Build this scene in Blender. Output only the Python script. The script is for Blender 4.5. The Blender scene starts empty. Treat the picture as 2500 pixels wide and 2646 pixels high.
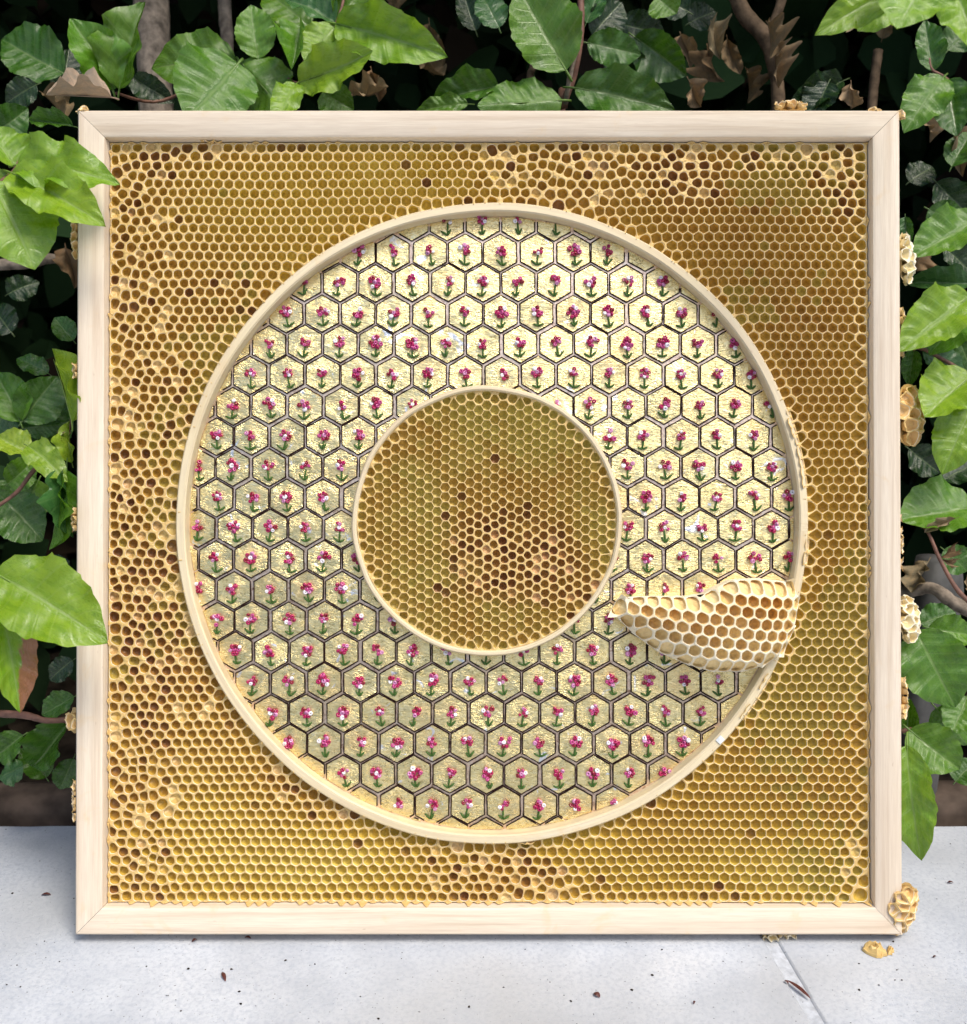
import bpy, math, random
from mathutils import Vector, Matrix, noise
R = random.Random(7)
rad = math.radians
scene = bpy.context.scene
COL = scene.collection

# ------------------------------------------------------------------ camera
PITCH, LEAN, FPX = rad(14.0), rad(14.45), 2600.0          # photo is 2500 x 2646
D = 0.5066
cf = Vector((0, math.cos(PITCH), -math.sin(PITCH)))
cu = Vector((0, math.sin(PITCH), math.cos(PITCH)))
cr = Vector((1, 0, 0))
D_FOOT = D - 0.0016
LIFT = 0.0054                                              # the frame stands on its back edge, so its front edge is lifted
CAM = Vector((0, 0, LIFT)) - cf*D_FOOT + cu*(D_FOOT*(2419-1323)/FPX) - cr*(D_FOOT*(1263.5-1250)/FPX)
cam = bpy.data.cameras.new('camera')
cam.sensor_fit = 'HORIZONTAL'; cam.sensor_width = 36; cam.lens = 36*FPX/2500
cam.clip_start = 0.01; cam.clip_end = 200
cam.dof.use_dof = True; cam.dof.focus_distance = D; cam.dof.aperture_fstop = 15
camo = bpy.data.objects.new('camera', cam); COL.objects.link(camo)
M3 = Matrix((cr, cu, -cf)).transposed()
camo.matrix_world = Matrix.Translation(CAM) @ M3.to_4x4()
scene.camera = camo

# ------------------------------------------------------------------ sky, sun, exposure
SUN_DIR = Vector((0.40, -0.48, 1.0)).normalized()
world = bpy.data.worlds.new('World'); scene.world = world; world.use_nodes = True
wn = world.node_tree.nodes; wl = world.node_tree.links
sky = wn.new('ShaderNodeTexSky'); sky.sky_type = 'NISHITA'; sky.sun_disc = False
sky.sun_elevation = math.asin(SUN_DIR.z); sky.sun_rotation = math.atan2(SUN_DIR.x, SUN_DIR.y)
sky.dust_density = 3.0; sky.air_density = 1.0; sky.ozone_density = 1.0
wl.new(sky.outputs[0], wn['Background'].inputs[0]); wn['Background'].inputs[1].default_value = 0.10
sun = bpy.data.lights.new('sun', 'SUN'); sun.energy = 1.5; sun.angle = rad(22); sun.color = (1, 0.93, 0.82)
suno = bpy.data.objects.new('sun', sun); COL.objects.link(suno)
suno.rotation_euler = SUN_DIR.to_track_quat('Z', 'Y').to_euler()
vs = scene.view_settings
vs.view_transform = 'Standard'; vs.look = 'None'; vs.exposure = 0.92; vs.gamma = 1; vs.use_curve_mapping = False

# ------------------------------------------------------------------ pixel helpers
def ray(px, py):
    return cf + cr*((px-1250)/FPX) - cu*((py-1323)/FPX)
def at(px, py, c):
    """point c metres in front of (+) or behind (-) the picture plane of the artwork"""
    return CAM + ray(px, py)*(D-c)
def on_ground(px, py, z=0.0):
    r = ray(px, py); return CAM + r*((z-CAM.z)/r.z)
ART = Matrix.Translation((0, 0, LIFT)) @ Matrix.Rotation(-LEAN, 4, 'X')
ARTI = ART.inverted()
CAM_L = ARTI @ CAM
def on_art(px, py, w=0.0):
    """photo pixel -> (u, v) on the artwork's plane w metres proud of the frame face"""
    r = ARTI.to_3x3() @ ray(px, py)
    t = (-w - CAM_L.y)/r.y
    p = CAM_L + r*t
    return p.x, p.z

# ------------------------------------------------------------------ object helpers
def link(o, parent=None):
    COL.objects.link(o)
    if parent is not None: o.parent = parent
    return o
def tag(o, label=None, cat=None, group=None, kind=None):
    if label: o['label'] = label
    if cat: o['category'] = cat
    if group: o['group'] = group
    if kind: o['kind'] = kind
    return o
def empty(name, loc=(0, 0, 0)):
    o = bpy.data.objects.new(name, None); o.location = loc; o.empty_display_size = 0.02
    return link(o)
class MB:
    def __init__(s): s.v = []; s.f = []; s.m = []; s.sm = []; s.c = []
    def add(s, verts, faces, mat=0, smooth=True, col=None):
        b = len(s.v); s.v += [tuple(p) for p in verts]
        s.f += [tuple(i+b for i in f) for f in faces]
        s.m += (mat if isinstance(mat, list) else [mat]*len(faces))
        s.sm += (smooth if isinstance(smooth, list) else [smooth]*len(faces))
        s.c += (col if isinstance(col, list) else [col or (1, 1, 1)]*len(verts))
    def merge(s, o): s.add(o.v, o.f, list(o.m), list(o.sm), list(o.c))
    def mesh(s, name, mats, uv=None):
        me = bpy.data.meshes.new(name); me.from_pydata(s.v, [], s.f)
        for m in mats: me.materials.append(m)
        me.polygons.foreach_set('material_index', s.m); me.polygons.foreach_set('use_smooth', s.sm)
        a = me.color_attributes.new('tint', 'FLOAT_COLOR', 'POINT')
        a.data.foreach_set('color', [x for c in s.c for x in (c[0], c[1], c[2], 1.0)])
        if uv:
            l = me.uv_layers.new(name='UVMap')
            for lp in me.loops: l.data[lp.index].uv = uv[lp.vertex_index]
        me.update(); return me
    def build(s, name, mats, parent=None, uv=None):
        return link(bpy.data.objects.new(name, s.mesh(name, mats, uv)), parent)
def tube(mb, pts, radii, n=6, mat=0, col=None, cap=True):
    pts = [Vector(p) for p in pts]; V = []; F = []
    for i, p in enumerate(pts):
        t = (pts[min(i+1, len(pts)-1)] - pts[max(i-1, 0)]).normalized()
        a = t.orthogonal().normalized() if i == 0 else (pa - t*pa.dot(t)).normalized()
        pa = a; b = t.cross(a)
        for k in range(n):
            q = 2*math.pi*k/n; V.append(p + (a*math.cos(q) + b*math.sin(q))*radii[i])
    for i in range(len(pts)-1):
        for k in range(n):
            k2 = (k+1) % n; F.append((i*n+k, i*n+k2, (i+1)*n+k2, (i+1)*n+k))
    if cap:
        F.append(tuple(range(n))[::-1]); F.append(tuple((len(pts)-1)*n+k for k in range(n)))
    mb.add(V, F, mat, True, col)
def fbm(x, y, z=0.0, o=3): return noise.fractal(Vector((x, y, z)), 1.0, 2.0, o)
def sstep(a, b, x):
    t = min(1, max(0, (x-a)/(b-a))); return t*t*(3-2*t)
def lerp(a, b, t): return a+(b-a)*t
def mixc(a, b, t): return tuple(a[i]+(b[i]-a[i])*t for i in range(3))

# ------------------------------------------------------------------ materials
class NT:
    def __init__(s, name):
        s.m = bpy.data.materials.new(name); s.m.use_nodes = True; s.t = s.m.node_tree
        s.b = s.t.nodes['Principled BSDF']; s.out = s.t.nodes['Material Output']
    def n(s, typ, **k):
        x = s.t.nodes.new(typ)
        for a, v in k.items():
            if a.startswith('i_'): x.inputs[a[2:].replace('_', ' ')].default_value = v
            else: setattr(x, a, v)
        return x
    def l(s, a, b): s.t.links.new(a, b)
    def coords(s, scale=(1, 1, 1), kind='Object'):
        tc = s.n('ShaderNodeTexCoord'); mp = s.n('ShaderNodeMapping'); mp.inputs['Scale'].default_value = scale
        s.l(tc.outputs[kind], mp.inputs[0]); return mp.outputs[0]
    def noise(s, vec, scale, detail=4, rough=0.55, dist=0.0):
        x = s.n('ShaderNodeTexNoise'); x.inputs['Scale'].default_value = scale; x.inputs['Detail'].default_value = detail
        x.inputs['Roughness'].default_value = rough; x.inputs['Distortion'].default_value = dist
        s.l(vec, x.inputs['Vector']); return x.outputs[0]
    def ramp(s, fac, stops):
        x = s.n('ShaderNodeValToRGB'); e = x.color_ramp.elements
        while len(e) < len(stops): e.new(0.5)
        for i, (p, c) in enumerate(stops):
            e[i].position = p; e[i].color = (*c, 1) if len(c) == 3 else c
        s.l(fac, x.inputs[0]); return x.outputs[0]
    def mix(s, fac, a, b, mode='MIX'):
        x = s.n('ShaderNodeMix'); x.data_type = 'RGBA'; x.blend_type = mode
        for inp, v in ((x.inputs[0], fac), (x.inputs[6], a), (x.inputs[7], b)):
            if hasattr(v, 'links'): s.l(v, inp)
            elif isinstance(v, (int, float)): inp.default_value = v
            else: inp.default_value = (*v, 1)
        return x.outputs[2]
    def math(s, op, a, b=None, c=None):
        x = s.n('ShaderNodeMath'); x.operation = op
        for i, v in enumerate((a, b, c)):
            if v is None: continue
            if hasattr(v, 'links'): s.l(v, x.inputs[i])
            else: x.inputs[i].default_value = v
        return x.outputs[0]
    def bump(s, h, strength, dist):
        x = s.n('ShaderNodeBump'); x.inputs['Strength'].default_value = strength; x.inputs['Distance'].default_value = dist
        s.l(h, x.inputs['Height']); s.l(x.outputs[0], s.b.inputs['Normal']); return x
    def set(s, **k):
        for a, v in k.items():
            i = s.b.inputs[a.replace('_', ' ')]
            if hasattr(v, 'links'): s.l(v, i)
            elif isinstance(v, tuple): i.default_value = (*v, 1)
            else: i.default_value = v
        return s

def wood(name, axis, base=(0.78, 0.68, 0.54), dark=(0.58, 0.46, 0.33), uvmode=False):
    N = NT(name)
    sc = {'x': (7, 260, 260), 'z': (260, 260, 7)}[axis]
    fine = {'x': (60, 1500, 1500), 'z': (1500, 1500, 60)}[axis]
    v = N.coords(sc, 'UV' if uvmode else 'Object'); vf = N.coords(fine, 'UV' if uvmode else 'Object'); vb = N.coords((9, 9, 9))
    g = N.noise(v, 1.0, 5, 0.6, 0.6); f = N.noise(vf, 1.0, 3, 0.6); b = N.noise(vb, 1.0, 3)
    c = N.ramp(g, [(0.30, dark), (0.46, mixc(dark, base, 0.7)), (0.60, base), (0.8, mixc(base, (0.84, 0.77, 0.66), 0.7))])
    c = N.mix(N.math('MULTIPLY', N.math('SUBTRACT', f, 0.40), 1.3), c, (0.54, 0.43, 0.33))
    c = N.mix(N.ramp(b, [(0.45, (0, 0, 0)), (0.75, (0.35, 0.35, 0.35))]), c, (0.68, 0.54, 0.40))
    fk = N.noise(N.coords({'x': (90, 500, 500), 'z': (500, 500, 90)}[axis], 'UV' if uvmode else 'Object'), 1.0, 2)
    c = N.mix(N.ramp(fk, [(0.72, (0, 0, 0)), (0.78, (0.7, 0.7, 0.7))]), c, (0.40, 0.27, 0.17))
    c = N.mix(N.ramp(N.noise(N.coords((55, 55, 55)), 1.0, 4, 0.6, 0.8), [(0.60, (0, 0, 0)), (0.74, (0.45, 0.45, 0.45))]), c, (0.70, 0.50, 0.26))
    N.set(Base_Color=c, Roughness=0.55)
    N.bump(f, 0.25, 0.0004)
    return N.m
M = {}
M['wood_h'] = wood('maple_horizontal', 'x')
M['wood_v'] = wood('maple_vertical', 'z')
M['hoop'] = wood('hoop_wood', 'x', (0.76, 0.66, 0.43), (0.64, 0.51, 0.30), True)

def wax(name, rim):
    N = NT(name)
    a = N.n('ShaderNodeAttribute'); a.attribute_name = 'tint'
    v = N.coords()
    n1 = N.noise(v, 260, 3); n2 = N.noise(v, 1500, 3)
    if rim:
        c = N.mix(N.ramp(n1, [(0.35, (0, 0, 0)), (0.7, (1, 1, 1))]), (0.70, 0.49, 0.18), (0.62, 0.41, 0.14))
        c = N.mix(0.5, c, a.outputs['Color'], 'MULTIPLY')
        c = N.mix(0.45, c, (0.70, 0.50, 0.21))
        N.set(Base_Color=c, Roughness=0.5)
        N.bump(n2, 0.3, 0.0004)
    else:
        c = N.mix(0.35, a.outputs['Color'], N.ramp(n1, [(0.3, (0.7, 0.62, 0.5)), (0.7, (1.0, 1.0, 1.0))]), 'MULTIPLY')
        N.set(Base_Color=c, Roughness=0.42)
        N.bump(n2, 0.2, 0.0003)
    N.b.inputs['Subsurface Weight'].default_value = 0.0
    return N.m
M['wax_rim'] = wax('wax_rim', True); M['wax_in'] = wax('wax_cell', False)
WAX = [M['wax_rim'], M['wax_in']]
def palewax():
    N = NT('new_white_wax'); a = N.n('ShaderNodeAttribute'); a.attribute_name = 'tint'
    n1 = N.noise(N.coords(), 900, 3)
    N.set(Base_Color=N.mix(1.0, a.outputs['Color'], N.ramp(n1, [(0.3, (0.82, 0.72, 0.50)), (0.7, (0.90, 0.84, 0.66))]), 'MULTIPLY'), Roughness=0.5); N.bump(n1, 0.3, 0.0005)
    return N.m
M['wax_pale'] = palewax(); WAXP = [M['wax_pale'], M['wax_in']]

def gold():
    N = NT('gold_leaf'); v = N.coords(); vs_ = N.coords((1, 1, 2.6))
    cr1 = N.noise(vs_, 260, 4, 0.55, 1.8); cr2 = N.noise(v, 130, 3, 0.5, 0.8); fl = N.noise(v, 95, 4, 0.55, 1.2)
    c = N.ramp(cr1, [(0.30, (0.42, 0.34, 0.14)), (0.40, (0.94, 0.76, 0.34)), (0.62, (0.98, 0.84, 0.45)), (0.75, (0.99, 0.91, 0.62))])
    vo = N.n('ShaderNodeTexVoronoi'); vo.feature = 'DISTANCE_TO_EDGE'; vo.inputs['Scale'].default_value = 330
    wv = N.n('ShaderNodeVectorMath'); wv.operation = 'ADD'; nc = N.n('ShaderNodeTexNoise'); nc.inputs['Scale'].default_value = 260; nc.inputs['Detail'].default_value = 4
    N.l(v, nc.inputs['Vector']); sc_ = N.n('ShaderNodeVectorMath'); sc_.operation = 'SCALE'; sc_.inputs['Scale'].default_value = 0.012
    N.l(nc.outputs['Color'], sc_.inputs[0]); N.l(vs_, wv.inputs[0]); N.l(sc_.outputs[0], wv.inputs[1]); N.l(wv.outputs[0], vo.inputs['Vector'])
    crack = N.math('MULTIPLY', N.ramp(vo.outputs['Distance'], [(0.0, (1, 1, 1)), (0.07, (0, 0, 0))]), N.ramp(N.noise(v, 150, 3), [(0.42, (0, 0, 0)), (0.58, (1, 1, 1))]))
    c = N.mix(N.math('MULTIPLY', crack, 0.85), c, (0.22, 0.18, 0.07))
    flm = N.ramp(fl, [(0.655, (0, 0, 0)), (0.69, (1, 1, 1))])
    c = N.mix(flm, c, (0.90, 0.90, 0.88))
    warm = N.ramp(N.noise(v, 40, 3), [(0.5, (0, 0, 0)), (0.72, (0.6, 0.6, 0.6))])
    c = N.mix(warm, c, (0.88, 0.62, 0.28))
    N.set(Base_Color=c, Metallic=1.0, Roughness=N.ramp(cr2, [(0.3, (0.22, 0.22, 0.22)), (0.7, (0.36, 0.36, 0.36))]))
    h = N.math('ADD', cr1, N.math('MULTIPLY', cr2, 0.8))
    N.bump(N.math('SUBTRACT', h, N.math('MULTIPLY', crack, 0.5)), 0.36, 0.00085)
    return N.m
M['gold'] = gold()
def grout():
    N = NT('pale_leaf_channel'); v = N.coords(); n = N.noise(v, 500, 4, 0.6, 0.8); n2 = N.noise(v, 60, 3)
    c = N.ramp(n, [(0.3, (0.36, 0.21, 0.14)), (0.45, (0.86, 0.64, 0.48)), (0.7, (0.97, 0.82, 0.66))])
    c = N.mix(N.ramp(n2, [(0.5, (0, 0, 0)), (0.8, (0.6, 0.6, 0.6))]), c, (0.86, 0.66, 0.36))
    N.set(Base_Color=c, Metallic=0.95, Roughness=0.34); N.bump(n, 0.3, 0.0005); return N.m
M['grout'] = grout()
def simple(name, col, rough=0.5, spec=0.5, metal=0.0, var=0.2, scale=400, bump=0.0, coat=0.0):
    N = NT(name); v = N.coords(); n = N.noise(v, scale, 3)
    lo = tuple(x*(1-var) for x in col); hi = tuple(min(1, x*(1+var)) for x in col)
    N.set(Base_Color=N.ramp(n, [(0.3, lo), (0.7, hi)]), Roughness=rough, Metallic=metal)
    N.b.inputs['Specular IOR Level'].default_value = spec; N.b.inputs['Coat Weight'].default_value = coat
    if bump: N.bump(n, bump, 0.001)
    return N.m
M['thread'] = simple('dark_outline_thread', (0.022, 0.008, 0.006), 0.75, 0.15, 0, 0.5, 900)
M['bead_red'] = simple('crimson_bead', (0.24, 0.003, 0.025), 0.12, 0.6, 0, 0.1)
M['bead_magenta'] = simple('magenta_bead', (0.38, 0.008, 0.085), 0.12, 0.6, 0, 0.1)
M['bead_pink'] = simple('pink_bead', (0.46, 0.06, 0.21), 0.12, 0.6, 0, 0.15)
M['bead_lilac'] = simple('lilac_bead', (0.58, 0.24, 0.44), 0.1, 0.7, 0, 0.15)
M['bead_white'] = simple('white_bead', (0.84, 0.80, 0.84), 0.1, 0.6, 0, 0.05)
M['stitch'] = simple('green_stitch', (0.05, 0.115, 0.018), 0.55, 0.35, 0, 0.35, 1500)
M['ply'] = simple('backing_ply', (0.45, 0.32, 0.18), 0.7)
M['bark'] = simple('grey_bark', (0.22, 0.18, 0.14), 0.85, 0.2, 0, 0.55, 160, 0.8)
M['bark_dark'] = simple('brown_bark', (0.12, 0.082, 0.05), 0.85, 0.2, 0, 0.5, 160, 0.7)
M['twig'] = simple('reddish_twig', (0.17, 0.085, 0.06), 0.6, 0.35, 0, 0.4, 220, 0.3)
M['bud'] = simple('bud_scale_brown', (0.085, 0.022, 0.016), 0.5, 0.4, 0, 0.5, 500)
M['soil'] = simple('dark_soil', (0.03, 0.023, 0.017), 0.95, 0.1, 0, 0.6, 90, 0.9)
M['clasp'] = simple('pale_plastic_clip', (0.72, 0.77, 0.80), 0.35, 0.5)
M['lawn'] = simple('lawn_green', (0.055, 0.085, 0.025), 0.9, 0.1, 0, 0.4, 20)

def leafmat(name, scorch=False, dead=False):
    N = NT(name)
    uv = N.n('ShaderNodeUVMap'); sx = N.n('ShaderNodeSeparateXYZ'); N.l(uv.outputs[0], sx.inputs[0])
    u, v = sx.outputs[0], sx.outputs[1]
    au = N.math('ABSOLUTE', u)
    s = N.math('SUBTRACT', N.math('MULTIPLY', v, 8.5), N.math('MULTIPLY', au, 1.35))
    fr = N.math('FRACT', s)
    dv = N.math('ABSOLUTE', N.math('SUBTRACT', fr, 0.5))
    vein = N.ramp(dv, [(0.0, (1, 1, 1)), (0.035, (0.7, 0.7, 0.7)), (0.085, (0, 0, 0))])
    mid = N.ramp(au, [(0.0, (1, 1, 1)), (0.028, (0.9, 0.9, 0.9)), (0.055, (0, 0, 0))])
    vm = N.math('MAXIMUM', N.math('MULTIPLY', vein, 0.42), mid)
    oi = N.n('ShaderNodeObjectInfo')
    tc = N.coords((1, 1, 1)); nz = N.noise(tc, 5, 4, 0.6); nf = N.noise(tc, 60, 3)
    base = oi.outputs['Color']
    c = N.mix(N.ramp(nz, [(0.35, (0, 0, 0)), (0.7, (1, 1, 1))]), N.mix(1.0, base, (0.72, 0.80, 0.75), 'MULTIPLY'), N.mix(1.0, base, (1.18, 1.1, 0.9), 'MULTIPLY'))
    c = N.mix(N.math('MULTIPLY', nf, 0.25), c, N.mix(1.0, base, (0.6, 0.65, 0.5), 'MULTIPLY'))
    if dead:
        c = N.mix(N.math('MULTIPLY', vm, 0.5), c, N.mix(1.0, base, (0.55, 0.5, 0.45), 'MULTIPLY'))
    else:
        lite = N.mix(0.5, base, (0.30, 0.40, 0.16))
        c = N.mix(N.math('MULTIPLY', vm, 0.75), c, lite)
    if scorch:
        e = N.math('ADD', N.math('MULTIPLY', u, -1.0), N.math('MULTIPLY', N.math('SUBTRACT', nz, 0.5), 0.9))
        e = N.math('ADD', e, N.math('MULTIPLY', N.math('SUBTRACT', v, 0.55), 0.9))
        c = N.mix(N.ramp(e, [(0.30, (0, 0, 0)), (0.42, (1, 1, 1))]), c, (0.34, 0.15, 0.075))
    N.set(Base_Color=c, Roughness=N.ramp(nz, [(0.3, (0.20, 0.20, 0.20)), (0.7, (0.36, 0.36, 0.36))]) if not dead else 0.7)
    N.b.inputs['Specular IOR Level'].default_value = 0.8 if not dead else 0.25
    N.bump(N.math('SUBTRACT', nf, N.math('MULTIPLY', vm, 1.2)), 0.22, 0.02)
    tr = N.n('ShaderNodeBsdfTranslucent')
    N.l(N.mix(1.0, c, (1.25, 1.2, 0.5) if not dead else (1, 0.9, 0.7), 'MULTIPLY'), tr.inputs[0])
    mx = N.n('ShaderNodeMixShader'); mx.inputs[0].default_value = 0.32 if not dead else 0.12
    N.l(N.b.outputs[0], mx.inputs[1]); N.l(tr.outputs[0], mx.inputs[2]); N.l(mx.outputs[0], N.out.inputs[0])
    return N.m
M['leaf'] = leafmat('beech_leaf'); M['leaf_scorch'] = leafmat('beech_leaf_scorched', scorch=True); M['leaf_dead'] = leafmat('dry_beech_leaf', dead=True)
def massmat():
    N = NT('hedge_foliage'); a = N.n('ShaderNodeAttribute'); a.attribute_name = 'tint'
    N.set(Base_Color=a.outputs['Color'], Roughness=0.85); N.b.inputs['Specular IOR Level'].default_value = 0.15; return N.m
M['mass'] = massmat()
def stonemat():
    N = NT('pale_paving'); v = N.coords()
    n1 = N.noise(v, 16, 4, 0.6); n2 = N.noise(v, 420, 4, 0.65); n3 = N.noise(v, 1300, 3, 0.7); n4 = N.noise(v, 5, 3); pits = N.noise(v, 700, 2, 0.5)
    c = N.ramp(n1, [(0.3, (0.43, 0.465, 0.52)), (0.55, (0.55, 0.585, 0.635)), (0.75, (0.62, 0.645, 0.68))])
    c = N.mix(N.ramp(n2, [(0.35, (0.5, 0.5, 0.5)), (0.55, (0, 0, 0))]), c, (0.33, 0.375, 0.45))
    c = N.mix(N.ramp(n4, [(0.45, (0, 0, 0)), (0.66, (0.75, 0.75, 0.75))]), c, (0.38, 0.39, 0.40))
    c = N.mix(N.ramp(pits, [(0.27, (0.9, 0.9, 0.9)), (0.31, (0, 0, 0))]), c, (0.10, 0.10, 0.11))
    N.set(Base_Color=c, Roughness=0.85)
    N.bump(N.math('ADD', n2, N.math('MULTIPLY', n3, 0.7)), 0.35, 0.001)
    return N.m
M['paving'] = stonemat()
M['mortar'] = simple('joint_mortar', (0.47, 0.50, 0.545), 0.9, 0.2, 0, 0.2, 300, 0.5)
M['board'] = simple('weathered_board', (0.075, 0.055, 0.042), 0.8, 0.2, 0, 0.5, 60, 0.6)
M['brick'] = simple('added_wall_brick', (0.25, 0.16, 0.10), 0.9, 0.2, 0, 0.3, 8)  # for the added unseen wall that tones the gold leaf's reflection
M['rock'] = simple('grey_stone', (0.09, 0.09, 0.088), 0.9, 0.2, 0, 0.35, 60, 0.7)

# ------------------------------------------------------------------ ground and setting
pb = on_ground(100, 2133).y                                  # back edge of the paving
jA, jB = on_ground(2000, 2440), on_ground(2118, 2646)
jd = (jB-jA)/(jB.y-jA.y)                                     # joint direction per metre of y
def jx(y): return jA.x + jd.x*(y-jA.y)
paving = MB()                                                # mortar bed: joints are a recessed sheet
paving.add([(-2.4, -1.9, -0.0012), (2.4, -1.9, -0.0012), (2.4, pb-0.004, -0.0012), (-2.4, pb-0.004, -0.0012),
            (-2.4, -1.9, -0.08), (2.4, -1.9, -0.08), (2.4, pb-0.004, -0.08), (-2.4, pb-0.004, -0.08)],
           [(0, 1, 2, 3), (3, 2, 6, 7), (0, 4, 5, 1), (0, 3, 7, 4), (1, 5, 6, 2)], 0, False)
paving_o = tag(paving.build('paving', [M['mortar']]), kind='structure')
def slab(x0f, x1f, y0, y1, seed):
    """a slab with an uneven rounded arris; x0f / x1f give its side edges as functions of y"""
    rr = random.Random(seed); mb = MB(); n = 48
    outl = []
    for i in range(n): y = lerp(y0, y1, i/n); outl.append((x0f(y), y))
    for i in range(n): x = lerp(x0f(y1), x1f(y1), i/n); outl.append((x, y1))
    for i in range(n): y = lerp(y1, y0, i/n); outl.append((x1f(y), y))
    for i in range(n): x = lerp(x1f(y0), x0f(y0), i/n); outl.append((x, y0))
    cx = sum(p[0] for p in outl)/len(outl); cy = sum(p[1] for p in outl)/len(outl)
    L = len(outl); V = []; F = []
    for ring, (ins, z) in enumerate(((0.0, -0.05), (0.0, -0.0014), (0.0014, 0.0))):
        for (x, y) in outl:
            k = ins + 0.0009*(fbm(x*60, y*60, seed) if ring else 0)
            d = Vector((x-cx, y-cy)); f = 1-k/max(abs(d.x), abs(d.y), 0.01)
            V.append((cx+d.x*f, cy+d.y*f, z))
    for r_ in range(2):
        for i in range(L):
            j = (i+1) % L; F.append((r_*L+i, r_*L+j, (r_+1)*L+j, (r_+1)*L+i))
    F.append(tuple(2*L+i for i in range(L)))
    F = [f[::-1] for f in F]
    mb.add(V, F, 0, [True]*(len(F)-1)+[False])
    return mb.build('paving_slab', [M['paving']], paving_o)
g = 0.0028
for row, (y0, y1) in enumerate(((pb-0.45, pb), (pb-0.91, pb-0.456), (pb-1.37, pb-0.916), (pb-1.83, pb-1.376))):
    offs = (0.0, 0.3, 0.02, 0.33)[row]
    for k in range(-4, 3):
        a, b = offs + k*0.62, offs + (k+1)*0.62
        slab(lambda y, a=a: jx(y)+a+g, lambda y, b=b: jx(y)+b-g, y0, y1, row*10+k+50)
lawn = MB(); lawn.add([(-60, -60, -0.085), (60, -60, -0.085), (60, 60, -0.085), (-60, 60, -0.085)], [(0, 1, 2, 3)], 0, False)
tag(lawn.build('ground', [M['lawn']]), kind='structure')
soil = MB(); V = []; F = []
for j in range(13):
    for i in range(49):
        x = lerp(-2.2, 2.2, i/48); y = lerp(pb+0.002, pb+0.95, j/12)
        V.append((x, y, -0.052 + 0.02*fbm(x*7, y*7) + 0.03*j/12))
for j in range(12):
    for i in range(48): F.append((j*49+i, j*49+i+1, (j+1)*49+i+1, (j+1)*49+i))
soil.add(V, F); tag(soil.build('soil_bed', [M['soil']]), kind='structure')
# timber edging behind the paving
eb = MB(); V = []; F = []
yb0 = pb+0.022
prof = [(0.0, -0.06), (0.0, -0.006), (0.003, 0.0), (0.022, 0.004), (0.030, 0.001), (0.030, -0.06)]
for i in range(61):
    x = lerp(-1.1, 1.1, i/60)
    for (dy, z) in prof: V.append((x, yb0+dy+0.0015*fbm(x*9, dy*50), z+0.002*fbm(x*6, dy*90, 3)))
for i in range(60):
    for k in range(5): F.append((i*6+k, (i+1)*6+k, (i+1)*6+k+1, i*6+k+1))
eb.add(V, [f[::-1] for f in F], 0, True)
tag(eb.build('edging_board', [M['board']]), 'dark weathered timber edging board lying behind the pale paving', 'board')

# ------------------------------------------------------------------ the framed artwork
art = empty('framed_artwork'); art.rotation_euler = (-LEAN, 0, 0); art.location = (0, 0, LIFT)
tag(art, 'square pale wood frame of honeycomb round a beaded gold disc, leaning on the hedge', 'artwork')
HO, HI, CV = 0.2080, 0.1933, 0.2082
def L3(u, v, w): return (u, -w, v)
# frame rails: profile (t inward from the outer edge, w)
FP = [(0.0, -0.021), (0.0, -0.0020), (0.0003, -0.0006), (0.0010, 0.0), (0.0126, 0.0), (0.0136, -0.0007), (0.0147, -0.0075), (0.0147, -0.0195)]
def rail(side):
    mb = MB(); V = []; F = []; n = 40; P = len(FP)
    for i in range(n+1):
        s = -1+2*i/n
        for (t, w) in FP:
            h = HO-t; along = s*(h-0.00012); perp = h
            wob = 0.00012*fbm(along*60, t*200, side)
            a = {0: (along, perp), 1: (perp, -along), 2: (-along, -perp), 3: (-perp, along)}[side]
            V.append(L3(a[0], CV+a[1], w+(wob if w > -0.01 else 0)))
    for i in range(n):
        for k in range(P):
            k2 = (k+1) % P; F.append((i*P+k, (i+1)*P+k, (i+1)*P+k2, i*P+k2))
    F.append(tuple(range(P))); F.append(tuple(n*P+k for k in range(P))[::-1])
    mb.add(V, F, 0, True)
    o = mb.build('frame_rail', [M['wood_h'] if side % 2 == 0 else M['wood_v']], art)
    md = o.modifiers.new('sharp', 'EDGE_SPLIT'); md.split_angle = rad(38)
    return o
for s_ in range(4): rail(s_)
bk = MB()
x0, x1, z0, z1 = -HI+0.001, HI-0.001, CV-HI+0.001, CV+HI-0.001
bk.add([L3(x, z, w) for w in (-0.0165, -0.0205) for (x, z) in ((x0, z0), (x1, z0), (x1, z1), (x0, z1))],
       [(0, 1, 2, 3), (7, 6, 5, 4), (0, 4, 5, 1), (1, 5, 6, 2), (2, 6, 7, 3), (3, 7, 4, 0)], 0, False)
bk.build('backing_board', [M['ply']], art)

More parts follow.
